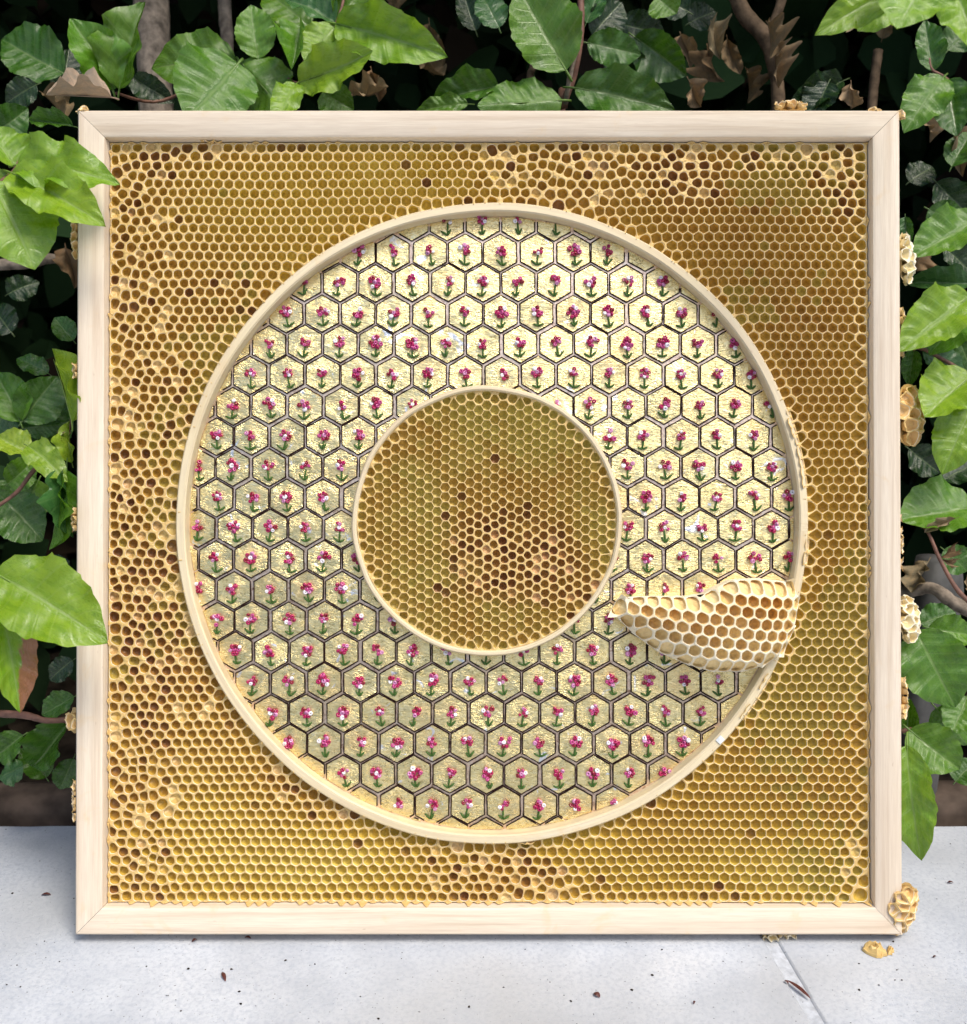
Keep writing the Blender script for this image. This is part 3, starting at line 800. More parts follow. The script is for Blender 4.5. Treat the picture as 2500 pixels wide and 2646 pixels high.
e_r = Vector((math.cos(th), 0, math.sin(th))); e_t = Vector((-math.sin(th), 0, math.cos(th))); c0 = Vector((U0, 0, V0))+e_r*((RO+RI)/2*1.007)
V = [c0+e_r*a*0.0015+e_t*b*0.0017+Vector((0, -w, 0)) for w in (-0.003, -0.0002) for a, b in ((-1, -1), (1, -1), (1, 1), (-1, 1))]
cl.add(V, [(0, 1, 2, 3), (7, 6, 5, 4), (0, 4, 5, 1), (1, 5, 6, 2), (2, 6, 7, 3), (3, 7, 4, 0)], 0, False); cl.build('hoop_clasp', [M['clasp']], art)

# ------------------------------------------------------------------ gold panel, tiles, flowers
WG = -0.0100
pan = MB(); V = [L3(U0, V0, WG)]; F = []
for i in range(96):
    q = 2*math.pi*i/96; V.append(L3(U0+(RI+0.001)*math.cos(q), V0+EV*(RI+0.001)*math.sin(q), WG)); F.append((0, 1+i, 1+(i+1) % 96))
pan.add(V, F, 0, False); pan_o = pan.build('gold_panel', [M['grout']], art)
gp = 0.5*(on_art(1300, 1300, WG)[0]-on_art(1200, 1300, WG)[0])/50          # metres per pixel
def clipcirc(poly, cx, cy, r):
    P = poly
    for k in range(36):
        q = 2*math.pi*k/36; nx, ny = math.cos(q), math.sin(q); out = []
        for i in range(len(P)):
            a, b = P[i], P[(i+1) % len(P)]; fa = (a[0]-cx)*nx+(a[1]-cy)/EV*ny-r; fb = (b[0]-cx)*nx+(b[1]-cy)/EV*ny-r
            if fa <= 0: out.append(a)
            if (fa < 0) != (fb < 0): t = fa/(fa-fb); out.append((a[0]+(b[0]-a[0])*t, a[1]+(b[1]-a[1])*t))
        P = out
        if len(P) < 3: return []
    return P
bead_me = []
for rr_, rt in ((0.00085, 0.00052),):
    mb = MB(); V = []; F = []; n1, n2 = 10, 6
    for i in range(n1):
        for k in range(n2):
            a = 2*math.pi*i/n1; b = 2*math.pi*k/n2; r_ = rr_*0.72+rt*math.cos(b)*0.85
            V.append((r_*math.cos(a), -rt*1.25*math.sin(b), r_*math.sin(a)))
    for i in range(n1):
        for k in range(n2):
            F.append((i*n2+k, ((i+1) % n1)*n2+k, ((i+1) % n1)*n2+(k+1) % n2, i*n2+(k+1) % n2))
    mb.add(V, F, 0, True); bead_v, bead_f = V, F
    for k in ('bead_red', 'bead_magenta', 'bead_pink', 'bead_lilac', 'bead_white'): bead_me.append(mb.mesh('bead', [M[k]]))
BM = [M[k] for k in ('bead_red', 'bead_magenta', 'bead_pink', 'bead_lilac', 'bead_white')]
flowers = []
for row in range(-5, 18):
    ypx = 811 + 79.35*row
    for i in range(-14, 15):
        xpx = 1207 + 92.55*(i+(0.5 if row % 2 else 0)) + 0.006*(ypx-1350)
        rr = random.Random(row*97+i*13+5)
        u, v = on_art(xpx+rr.uniform(-2.5, 2.5), ypx+rr.uniform(-2, 2), WG)
        d0 = hd(u, v); d1 = math.hypot(u-U1, v-V1)
        if d0 > RI+0.0085 or d1 < SO-0.0125: continue
        cr_ = 49.7*gp
        hexa = []
        for k in range(6):
            q = math.pi/6+k*math.pi/3; f = cr_*rr.uniform(0.985, 1.015); hexa.append((u+f*math.cos(q), v+f*math.sin(q)*0.99))
        top = clipcirc(hexa, U0, V0, RI-0.0004)
        if len(top) < 3 or centroid(top)[2] < 2e-6: continue
        mb = MB(); cx, cy, A = centroid(top); n = len(top)
        zt = WG+0.0006
        tx_, ty_ = rr.gauss(0, 0.018), rr.gauss(0, 0.018)          # hand-laid tiles never sit quite level
        V = [L3(x, y, WG+0.00005) for x, y in top]+[L3(lerp(x, cx, .05), lerp(y, cy, .05), zt+tx_*(x-cx)+ty_*(y-cy)) for x, y in top]
        F = [(k, (k+1) % n, n+(k+1) % n, n+k) for k in range(n)]+[tuple(range(n, 2*n))]
        mb.add(V, F, 0, False)
        tile = mb.build('gold_tile', [M['gold']], pan_o)
        ol = MB(); P = []; Rr = []
        for k in range(6):
            a, b = hexa[k], hexa[(k+1) % 6]
            for e in range(4):
                t = e/4; x = lerp(a[0], b[0], t)+rr.uniform(-1, 1)*0.00014; y = lerp(a[1], b[1], t)+rr.uniform(-1, 1)*0.00014
                P.append((x, y)); Rr.append(0.00031*rr.uniform(0.72, 1.25))
        runs = []; cur = []
        for k in range(len(P)+1):
            p = P[k % len(P)]
            if hd(p[0], p[1]) < RI-0.0003: cur.append(k % len(P))
            else:
                if len(cur) > 1: runs.append(cur)
                cur = []
        if len(cur) > 1: runs.append(cur)
        for rn in runs: tube(ol, [L3(*P[k], WG+0.00045) for k in rn], [Rr[k] for k in rn], 5, 0, None)
        if ol.v: ol.build('outline', [M['thread']], tile)
        if d0 < RI+0.0015 and d1 > SO-0.004: flowers.append((u, v, d0, d1, rr, xpx, ypx))
cand = [f for f in flowers if f[2] < RI-0.008 and f[3] > SO+0.008]
single = set(id(f) for f in sorted(cand, key=lambda f: -f[6])[:40])
for f in flowers:
    u, v, d0, d1, rr, _, _ = f
    ox, oy = rr.uniform(-0.0007, 0.0007), 0.0008+rr.uniform(-0.0006, 0.0006)
    ang = rr.uniform(-0.9, 0.9); fs = rr.uniform(0.90, 1.18); cx, cy = u+ox, v+oy
    zf = WG+0.0010
    # stem and leaves (stitches)
    st = MB(); lean_ = rr.uniform(-0.0013, 0.0013)
    bx, by = u+ox-lean_, v-0.0066+rr.uniform(-.0003, .0003)
    def stitch(p0, p1, r0, arch=0.0003):
        mid = ((p0[0]+p1[0])/2, (p0[1]+p1[1])/2); q = [lerp(0, 1, k/5) for k in range(6)]
        tube(st, [L3(lerp(p0[0], p1[0], t), lerp(p0[1], p1[1], t), zf+arch*math.sin(math.pi*t)) for t in q], [r0*(0.55+0.45*math.sin(math.pi*min(1, .15+t*.8))) for t in q], 6)
    inside_ = lambda x, y: hd(x, y) < RI-0.0003 and math.hypot(x-U1, y-V1) > SO+0.0003
    if inside_(bx, by):
        stitch((cx, cy-0.0018), (bx, by), 0.00052)
        la, lb = rr.uniform(0.0015, 0.0033), rr.uniform(0.0015, 0.0033); ha, hb = rr.uniform(0.0010, 0.0030), rr.uniform(0.0010, 0.0030)
        if inside_(bx-la, by+ha): stitch((bx-0.0002, by), (bx-la, by+ha), 0.00058)
        if inside_(bx+lb, by+hb): stitch((bx+0.0002, by), (bx+lb, by+hb), 0.00058)
    slots = [(0, 0), (-1, 0.55), (0.05, 1.15), (1, 0.5), (-0.85, -0.75), (0.15, -1.05), (0.95, -0.6), (-0.6, 1.3), (0.9, 1.35)]
    kk = rr.sample(slots[1:7], rr.choice((4, 5, 5, 6, 6)))+[slots[0]]
    if rr.random() < 0.35: kk.append(rr.choice(slots[7:]))
    cols = [0, 1, 1, 2, 3, 4, 1, 2]; rr.shuffle(cols)
    if 0 not in cols[:len(kk)]: cols[0] = 0
    B = []
    for s_, (a, b) in enumerate(kk):
        a += rr.uniform(-.18, .18); b += rr.uniform(-.18, .18)
        x = cx+(a*math.cos(ang)-b*math.sin(ang))*0.00178*fs; y = cy+(a*math.sin(ang)+b*math.cos(ang))*0.00172*fs
        if not inside_(x, y): continue
        B.append((x, y, zf+0.0005+rr.uniform(0, .0005), cols[s_], fs*rr.uniform(0.9, 1.24), rr.uniform(-.7, .7), rr.uniform(-.7, .7)))
    if not st.v and not B: continue
    if not st.v:
        stitch((cx, cy), (cx+0.0004, cy+0.0004), 0.0003)
    fo = st.build('flower', [M['stitch']], art)
    if id(f) in single:
        for (x, y, w, c, sc, ra, rb) in B:
            o = bpy.data.objects.new('bead', bead_me[c]); o.location = L3(x, y, w); o.rotation_euler = (ra, 0, rb); o.scale = (sc,)*3; link(o, fo)
    elif B:
        mb = MB()
        for (x, y, w, c, sc, ra, rb) in B:
            mt = Matrix.Translation(L3(x, y, w)) @ Matrix.Rotation(rb, 4, 'Z') @ Matrix.Rotation(ra, 4, 'X') @ Matrix.Scale(sc, 4)
            mb.add([mt @ Vector(q) for q in bead_v], bead_f, c, True)
        tag(mb.build('bead_cluster', BM, fo), kind='stuff')

# ------------------------------------------------------------------ leaves
def leaf_mesh(seed, fold, curl, wave, twist=0.0, mat='leaf', ratio=0.33, cup=0.0):
    nv = 6.2+(seed*1.7) % 3.0
    rr = random.Random(seed); NT_, NA = 34, 7; V = []; uv = []; F = []
    ph = rr.uniform(0, 6); asym = rr.uniform(-0.08, 0.08); bend = rr.uniform(-0.10, 0.10)
    pk = max((t/200)**0.60*(1-t/200)**0.76 for t in range(1, 200))
    for i in range(NT_+1):
        t = i/NT_; hw = (t**0.60*(1-t)**0.76)/pk*(1-0.22*sstep(0.82, 0.97, t)) if 0 < t < 1 else 0
        for j in range(-NA, NA+1):
            x = j/NA; s = nv*t-1.35*abs(x)+0.5
            tooth = 0.075*((s % 1.0)-0.5) if abs(j) == NA else 0
            xx = x*hw*(1+tooth+asym*x)
            z = fold*abs(xx)*ratio - curl*t*t + cup*(1-math.cos(xx*1.4))*ratio
            z += 0.0165*(0.6+0.8*abs(fbm(t*3, x*1.5, seed+4)))*math.cos(2*math.pi*(s))*min(1, abs(x)*3)*(0.4+0.6*hw)
            z += wave*(abs(xx)**2)*math.sin(2*math.pi*(2.7*t)+ph+(0.9 if x > 0 else 0))
            z += 0.025*fbm(xx*1.5, t*3, seed)
            ang = twist*(t-0.3); px_, pz = xx*ratio, z
            V.append(((px_*math.cos(ang)-pz*math.sin(ang)+bend*t*t)/ratio, t, px_*math.sin(ang)+pz*math.cos(ang)))
            uv.append((x, t*nv/8.5))
    W = 2*NA+1
    for i in range(NT_):
        for j in range(W-1): F.append((i*W+j, i*W+j+1, (i+1)*W+j+1, (i+1)*W+j))
    mb = MB(); mb.add(V, F, 0, True)
    p = MB(); tube(p, [(0, -0.12, -0.03), (0, -0.05, -0.012), (0, 0.02, -0.004), (0, 0.5, -0.012-curl*0.25), (0, 0.85, -0.008-curl*0.72)], [0.014, 0.014, 0.014, 0.009, 0.004], 5, 0)
    pv = [(x/ratio+bend*max(0, y)**2/ratio, y, z) for x, y, z in p.v]
    mb.add(pv, p.f, 0, True); uv += [(0.0, 0.3)]*len(pv)
    return mb.mesh('leaf', [M[mat]], uv)
LV = [leaf_mesh(1, 0.45, 0.10, 0.06), leaf_mesh(2, 0.7, 0.16, 0.08), leaf_mesh(3, 0.25, 0.26, 0.07), leaf_mesh(4, 0.9, 0.12, 0.09, 0.5),
      leaf_mesh(5, 0.45, 0.30, 0.12), leaf_mesh(6, 1.3, 0.15, 0.14, 0.6), leaf_mesh(7, -0.30, 0.14, 0.08), leaf_mesh(8, 0.55, -0.10, 0.08)]
LS = leaf_mesh(21, 0.35, 0.22, 0.06, 0.0, 'leaf_scorch')
LC = leaf_mesh(41, 1.0, 0.04, 0.10, 0.15, 'leaf_dead')
LD = [leaf_mesh(31, 1.6, 0.25, 0.25, 1.2, 'leaf_dead'), leaf_mesh(32, 1.0, -0.5, 0.2, 0.6, 'leaf_dead'), leaf_mesh(33, 2.0, 0.35, 0.3, -1.0, 'leaf_dead')]
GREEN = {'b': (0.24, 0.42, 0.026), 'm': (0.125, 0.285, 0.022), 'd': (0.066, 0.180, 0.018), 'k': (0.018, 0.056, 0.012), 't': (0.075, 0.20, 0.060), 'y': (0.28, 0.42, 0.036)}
def leaf(parent, bx, by, tx, ty, wpx, c, dc=0.0, tone_='m', var=0, roll=0.0, up=0.25, mesh=None, name='leaf', col=None):
    """a leaf from its base pixel to its tip pixel; c = its base in front of the frame plane, dc = how much nearer the tip is"""
    B = at(bx, by, c); T = at(tx, ty, c+dc); y = (T-B); ln = y.length; y.normalize()
    n = (CAM-B).normalized()+Vector((0, 0, up)); n = (n-y*n.dot(y)).normalized()
    n = Matrix.Rotation(roll, 3, y) @ n; x = y.cross(n)
    w = wpx/FPX*(D-c)/2
    o = bpy.data.objects.new(name, mesh or LV[var % len(LV)])
    o.matrix_world = Matrix((( x.x*w, y.x*ln, n.x*ln, B.x), (x.y*w, y.y*ln, n.y*ln, B.y), (x.z*w, y.z*ln, n.z*ln, B.z), (0, 0, 0, 1)))
    g_ = col or GREEN[tone_]; k = R.uniform(0.88, 1.12)
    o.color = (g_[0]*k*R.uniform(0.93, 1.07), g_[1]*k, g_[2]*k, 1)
    return link(o, parent)
def branch(parent, P, r, mat='bark', name='branch', n=9):
    """P = [(px, py, c)], r = radius in pixels at each point"""
    mb = MB(); pts = [at(*p) for p in P]; V = []
    out = []; rr_ = []
    for i in range(len(pts)-1):                       # smooth subdivision
        p0, p1, p2, p3 = pts[max(i-1, 0)], pts[i], pts[i+1], pts[min(i+2, len(pts)-1)]
        for e in range(6):
            t = e/6
            q = 0.5*((2*p1)+(p2-p0)*t+(2*p0-5*p1+4*p2-p3)*t*t+(3*p1-p0-3*p2+p3)*t**3)
            out.append(q); rr_.append(lerp(r[i], r[i+1], t)/FPX*0.52)
    out.append(pts[-1]); rr_.append(r[-1]/FPX*0.52)
    rr_ = [q*(1+0.12*fbm(k*0.9, q*900, len(P))) for k, q in enumerate(rr_)]
    tube(mb, out, rr_, n); return mb.build(name, [M[mat]], parent)

def shrub(px, py, c, label):
    p = at(px, py, c); o = empty('beech_shrub', (p.x, p.y, -0.045)); bpy.context.view_layer.update()
    tag(o, label, 'shrub', 'beech shrubs of the hedge'); return o
sA = shrub(400, 300, -0.16, 'beech shrub with thick pale grey trunk and fresh leaves overlapping the frame')
sB = shrub(1490, 300, -0.10, 'beech shrub with slim reddish upright stem and dark leaves between the other trunks')
sC = shrub(2000, 300, -0.17, 'beech shrub with forked brown trunk and leaves beside the white burr comb')
for s_ in (sA, sB, sC): s_.location = (0, 0, 0) if False else s_.location
def rebase(o, before):
    """children were placed in world space: keep them there under the shrub's own origin"""
    inv = Matrix.Translation(o.location).inverted()
    for ch in before: ch.matrix_parent_inverse = inv

# --- shrub A: left and upper left
k = []
A = lambda *a, **q: k.append(leaf(sA, *a, **q))
branch_ = lambda s, *a, **q: k.append(branch(s, *a, **q))
branch_(sA, [(385, -220, -.17), (392, 30, -.16), (405, 330, -.155), (420, 1000, -.15), (425, 2250, -.14)], [62, 58, 54, 58, 66], 'bark')
branch_(sA, [(570, -200, -.20), (582, 40, -.20), (590, 320, -.20), (600, 2200, -.2)], [26, 24, 22, 26], 'bark')
branch_(sA, [(-120, 690, -.10), (60, 680, -.10), (140, 668, -.105), (230, 690, -.13)], [20, 18, 14, 12], 'bark')
branch_(sA, [(-60, 505, .015), (22, 455, .012), (48, 420, .01), (60, 395, .005)], [6, 5, 4, 3], 'twig')
branch_(sA, [(-80, 1520, .03), (-20, 1505, .03), (10, 1515, .028)], [10, 9, 6], 'twig')
branch_(sA, [(-60, 1842, -.04), (60, 1848, -.035), (120, 1862, -.035), (190, 1858, -.04)], [11, 10, 8, 8], 'twig')
branch_(sA, [(-40, 1330, -.02), (40, 1275, -.02), (88, 1215, -.02), (165, 1140, -.03), (185, 1080, -.04)], [5, 5, 6, 6, 3], 'twig')
branch_(sA, [(300, 240, -.05), (420, 260, -.08), (610, 165, -.06), (690, 165, -.06), (770, 215, -.045), (790, 150, -.045), (868, 62, -.045), (900, -60, -.05)], [4, 5, 5, 4, 5, 5, 4, 4], 'twig')
A(292, 232, 208, 38, 142, -.045, .02, 'm', 1, .25); A(308, 230, 362, -5, 118, -.045, .01, 'm', 3, -.35)
A(612, 158, 392, 150, 150, -.055, .015, 'm', 2, .1); A(616, 163, 500, 305, 210, -.045, .02, 'm', 0, -.1, .5); A(622, 160, 740, 290, 150, -.05, .01, 'm', 6, .3)
A(668, 152, 640, 8, 104, -.05, .005, 'm', 0, 0); A(766, 216, 712, 292, 78, -.035, .02, 'b', 2, .1, .5)
A(772, 213, 976, 152, 122, -.04, .015, 'b', 7, -.1); A(868, 60, 1149, 124, 140, -.04, .02, 'b', 0, .1, .3)
A(866, 58, 742, -28, 96, -.05, 0, 't', 1, .4); A(800, 70, 676, -50, 120, -.07, 0, 'm', 2, .1); A(868, 64, 796, 150, 112, -.042, .01, 'b', 6, -.2, .4)
A(778, 66, 752, 165, 72, -.045, .01, 'm', 5, .5); A(870, 58, 960, -60, 120, -.055, .0, 'm', 3, .2); A(905, 50, 850, -70, 110, -.07, 0, 'm', 0, .2)
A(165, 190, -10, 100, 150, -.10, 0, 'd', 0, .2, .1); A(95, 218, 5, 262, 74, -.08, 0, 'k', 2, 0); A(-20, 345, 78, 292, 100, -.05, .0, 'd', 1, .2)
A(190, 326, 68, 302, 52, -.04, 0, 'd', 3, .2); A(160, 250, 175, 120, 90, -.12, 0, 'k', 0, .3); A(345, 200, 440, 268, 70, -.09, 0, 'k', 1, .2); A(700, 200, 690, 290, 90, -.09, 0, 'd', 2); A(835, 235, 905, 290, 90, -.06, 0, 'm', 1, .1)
A(45, 425, 270, 418, 148, .012, .012, 'b', 4, -.1, .45); A(30, 446, 268, 556, 150, .016, .014, 'b', 0, .05, .5); A(-20, 470, 78, 655, 235, .02, .012, 'b', 2, -.1, .45)
A(40, 432, -30, 318, 120, .01, .0, 'b', 1, .3); A(20, 450, -60, 520, 120, .012, .0, 'b', 7, .2)
A(-15, 1480, 280, 1634, 215, .030, .012, 'b', 0, .1, .5); k.append(leaf(sA, -8, 1522, 70, 1832, 128, .034, .008, 'b', 0, -.15, .3, mesh=LS))
A(186, 1090, 146, 893, 62, -.012, .0, 'y', 5, .6); A(58, 1088, 140, 968, 118, -.03, .0, 'd', 0, .2); A(52, 1090, -5, 950, 110, -.03, .0, 'm', 1, -.2); A(125, 965, 38, 912, 56, -.05, 0, 'd', 2, .1)
A(55, 1108, 156, 1094, 66, -.04, 0, 'd', 6, .2); A(72, 1152, 165, 1216, 82, -.012, .01, 'y', 4, .1, .6); A(72, 1172, -10, 1122, 92, -.015, 0, 'y', 3, .3); A(186, 1196, 170, 1086, 48, -.018, 0, 'y', 5, -.4)
A(158, 1210, 146, 1424, 66, -.012, 0, 'm', 5, -.5); A(172, 1205, 180, 1390, 46, -.014, 0, 't', 5, .5); A(8, 1288, 116, 1388, 132, -.03, 0, 'd', 0, .1); A(20, 1250, 100, 1190, 80, -.04, 0, 'm', 1, .2)
A(30, 1040, -30, 1120, 110, -.035, 0, 't', 2, .2); A(110, 1150, 180, 1030, 90, -.06, 0, 'd', 1, .2); A(190, 880, 135, 820, 60, -.05, 0, 'd', 0)
A(100, 1240, 60, 1330, 120, -.045, 0, 'm', 6, .1); A(40, 1235, 5, 1330, 80, -.05, 0, 'd', 2)
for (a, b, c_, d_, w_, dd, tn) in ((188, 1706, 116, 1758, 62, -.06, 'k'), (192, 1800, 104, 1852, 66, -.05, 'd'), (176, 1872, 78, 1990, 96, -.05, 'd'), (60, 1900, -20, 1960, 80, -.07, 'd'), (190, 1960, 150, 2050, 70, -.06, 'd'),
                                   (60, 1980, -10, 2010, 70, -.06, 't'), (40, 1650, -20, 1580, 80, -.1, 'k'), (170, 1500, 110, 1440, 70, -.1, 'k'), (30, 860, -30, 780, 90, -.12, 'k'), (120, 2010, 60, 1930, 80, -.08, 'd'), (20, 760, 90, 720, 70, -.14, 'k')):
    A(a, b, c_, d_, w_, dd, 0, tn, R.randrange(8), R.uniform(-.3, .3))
rebase(sA, k)
# --- shrub B: centre top
k = []
B_ = lambda *a, **q: k.append(leaf(sB, *a, **q))
branch_(sB, [(1496, -160, -.06), (1502, 40, -.06), (1498, 120, -.06), (1482, 200, -.065), (1458, 275, -.07), (1450, 420, -.08), (1450, 2250, -.10)], [9, 10, 9, 10, 10, 12, 22], 'twig')
branch_(sB, [(1462, 268, -.068), (1475, 190, -.058), (1500, 100, -.055)], [7, 7, 5], 'bark')
branch_(sB, [(1400, -150, -.2), (1380, 150, -.2), (1370, 400, -.2), (1400, 2250, -.16)], [10, 12, 14, 20], 'bark_dark')
B_(1464, 182, 1326, -40, 180, -.055, .01, 'm', 0, .1); B_(1486, 226, 1750, 268, 132, -.055, .01, 'd', 0, -.1, .3); B_(1454, 258, 1240, 266, 146, -.055, .01, 'm', 6, .1, .3)
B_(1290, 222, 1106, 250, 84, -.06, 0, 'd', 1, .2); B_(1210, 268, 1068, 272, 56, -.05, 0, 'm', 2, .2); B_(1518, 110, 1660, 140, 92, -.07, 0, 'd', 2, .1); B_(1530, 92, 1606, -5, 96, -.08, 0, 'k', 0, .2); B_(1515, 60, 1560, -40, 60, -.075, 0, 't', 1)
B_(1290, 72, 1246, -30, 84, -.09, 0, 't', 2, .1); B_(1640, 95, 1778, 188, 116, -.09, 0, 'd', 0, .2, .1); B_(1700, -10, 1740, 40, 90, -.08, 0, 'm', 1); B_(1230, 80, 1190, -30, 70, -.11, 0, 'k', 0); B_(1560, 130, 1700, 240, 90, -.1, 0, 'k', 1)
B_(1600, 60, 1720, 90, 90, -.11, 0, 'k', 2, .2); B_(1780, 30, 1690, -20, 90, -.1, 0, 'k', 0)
rebase(sB, k)
# --- shrub C: right
k = []
C_ = lambda *a, **q: k.append(leaf(sC, *a, **q))
branch_(sC, [(1860, -150, -.13), (1915, 20, -.13), (1978, 95, -.13), (2000, 170, -.13), (2012, 290, -.13), (2010, 800, -.14), (2000, 2250, -.15)], [26, 26, 26, 22, 20, 26, 34], 'bark_dark')
branch_(sC, [(2040, -140, -.13), (2020, 0, -.13), (1985, 95, -.13)], [16, 15, 16], 'bark_dark')
branch_(sC, [(2010, 60, -.12), (2020, 130, -.12), (2006, 260, -.13)], [9, 8, 8], 'bark_dark')
branch_(sC, [(2560, 1600, -.08), (2470, 1560, -.085), (2410, 1520, -.09), (2340, 1530, -.1), (2200, 1560, -.12)], [22, 20, 18, 20, 22], 'bark')
branch_(sC, [(2560, 1600, .0), (2480, 1530, -.005), (2430, 1445, -.01), (2395, 1370, -.015), (2340, 1320, -.03)], [7, 6, 5, 4, 3], 'twig')
branch_(sC, [(2560, 300, -.05), (2450, 205, -.05), (2410, 180, -.05), (2402, 150, -.05)], [4, 4, 4, 3], 'twig')
branch_(sC, [(2560, 1000, -.03), (2440, 930, -.03), (2380, 900, -.03), (2360, 905, -.03)], [5, 5, 5, 3], 'twig')
branch_(sC, [(2330, 1890, -.03), (2360, 1885, -.03), (2400, 1890, -.035)], [7, 6, 4], 'twig')
branch_(sC, [(2270, 130, -.16), (2260, 210, -.16), (2250, 330, -.16)], [16, 16, 15], 'bark_dark')
for (a, b, c_, d_, w_, dd, dcc, tn, vr) in (
    (2310, -30, 2140, 54, 104, .09, .01, 'b', 2), (2400, -80, 2342, 62, 210, .10, .01, 'b', 0), (2470, -40, 2512, 118, 150, .09, .01, 'b', 1), (2360, -70, 2230, 70, 110, .075, .0, 'b', 6),
    (2412, 184, 2386, 48, 74, -.05, 0, 'd', 0), (2440, 198, 2346, 306, 118, -.04, .01, 'm', 2), (2446, 206, 2484, 340, 110, -.045, .01, 'd', 0), (2180, 208, 2028, 284, 76, -.08, 0, 'k', 1), (2142, 212, 2106, 296, 92, -.075, 0, 'k', 0),
    (2530, 566, 2368, 658, 122, -.03, .01, 'm', 0), (2510, 735, 2342, 722, 66, -.035, 0, 't', 3), (2510, 764, 2340, 902, 138, -.012, .015, 'b', 0), (2520, 790, 2398, 900, 110, -.02, 0, 'm', 1), (2384, 905, 2510, 960, 78, -.03, 0, 't', 2),
    (2515, 970, 2372, 1082, 150, -.012, .01, 'b', 7), (2364, 905, 2344, 996, 50, -.03, 0, 'd', 1), (2515, 1050, 2436, 1200, 128, -.008, .01, 'b', 2), (2520, 1310, 2336, 1342, 162, -.025, .01, 'm', 0), (2380, 1612, 2470, 1574, 80, -.04, 0, 'd', 0),
    (2368, 1628, 2468, 1832, 176, -.018, .012, 'm', 2), (2400, 1622, 2520, 1650, 90, -.03, 0, 'm', 1), (2500, 1800, 2466, 1900, 90, -.03, .01, 'm', 0), (2350, 1885, 2476, 2000, 136, -.02, .01, 'm', 1), (2345, 1900, 2352, 1806, 56, -.04, 0, 'm', 3),
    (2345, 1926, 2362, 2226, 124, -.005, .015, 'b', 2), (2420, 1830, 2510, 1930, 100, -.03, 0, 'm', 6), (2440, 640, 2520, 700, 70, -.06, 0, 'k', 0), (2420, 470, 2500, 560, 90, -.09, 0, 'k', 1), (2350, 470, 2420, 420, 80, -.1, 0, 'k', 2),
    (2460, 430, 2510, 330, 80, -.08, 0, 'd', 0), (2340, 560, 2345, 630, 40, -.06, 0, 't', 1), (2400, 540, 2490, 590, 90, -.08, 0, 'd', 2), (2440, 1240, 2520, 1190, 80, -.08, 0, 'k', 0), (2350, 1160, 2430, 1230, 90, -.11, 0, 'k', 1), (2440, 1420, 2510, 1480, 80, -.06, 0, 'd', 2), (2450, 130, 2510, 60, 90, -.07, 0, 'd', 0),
    (2380, 2040, 2350, 1960, 60, -.06, 0, 'd', 1), (2470, 2020, 2520, 1960, 80, -.06, 0, 'd', 0), (1780, 60, 1850, 20, 80, -.15, 0, 'k', 0), (2480, 880, 2530, 1000, 80, -.045, 0, 'd', 2)):
    C_(a, b, c_, d_, w_, dd, dcc, tn, vr, R.uniform(-.25, .25), .35)
# dry leaves still hanging in the hedge
dead = []
DC = [(0.30, 0.20, 0.125), (0.22, 0.15, 0.09), (0.34, 0.25, 0.17)]
for (a, b, c_, d_, w_, dd) in ((1840, 60, 1860, 140, 50, -.12), (1830, 130, 1850, 210, 60, -.13), (1880, 100, 1900, 190, 44, -.12), (1780, 205, 1810, 280, 50, -.09), (1985, 60, 2008, 140, 40, -.11), (2000, 120, 2022, 215, 44, -.11),
    (2200, 215, 2208, 282, 48, -.06), (2190, 45, 2200, 72, 44, .0), (2390, 300, 2420, 360, 50, -.08), (2480, 330, 2490, 440, 60, -.09), (1050, 90, 1080, 200, 60, -.14), (960, 180, 985, 260, 44, -.1), (1090, 150, 1130, 240, 60, -.15), (900, 240, 1010, 275, 50, -.1), (1110, 60, 1130, 190, 50, -.16), (1350, 60, 1350, 150, 60, -.15),
    (170, 640, 200, 740, 60, -.10), (110, 240, 180, 300, 60, -.08), (2400, 1450, 2370, 1540, 70, -.10), (2470, 1340, 2400, 1372, 24, -.01), (2430, 1440, 2480, 1420, 26, -.012), (2435, 1445, 2470, 1465, 22, -.012), (2500, 1490, 2490, 1530, 26, -.01), (150, 1120, 165, 1160, 24, -.02), (1010, 60, 1040, -20, 60, -.17), (1760, 90, 1790, 170, 50, -.14), (1930, 180, 1950, 260, 44, -.14), (2350, 700, 2400, 640, 50, -.1), (2280, 100, 2300, 30, 50, -.16)):
    dead.append(leaf(sC if a > 1600 else (sB if a > 1180 else sA), a, b, c_, d_, w_, dd, R.uniform(-.01, .01), 'm', 0, R.uniform(-.8, .8), .2, mesh=LD[R.randrange(3)], name='dead_leaf', col=DC[R.randrange(3)]))
rebase(sC, k+[d for d in dead if d.parent == sC]); rebase(sB, [d for d in dead if d.parent == sB]); rebase(sA, [d for d in dead if d.parent == sA])
# the curled dry leaf caught on the frame's corner
dl = leaf(None, 288, 250, 120, 236, 74, -.020, .004, 'm', 0, 0.5, .8, mesh=LC, name='dry_leaf', col=(0.46, 0.37, 0.31))
tag(dl, 'curled pale brown dry leaf lying on the corner of the frame', 'leaf')

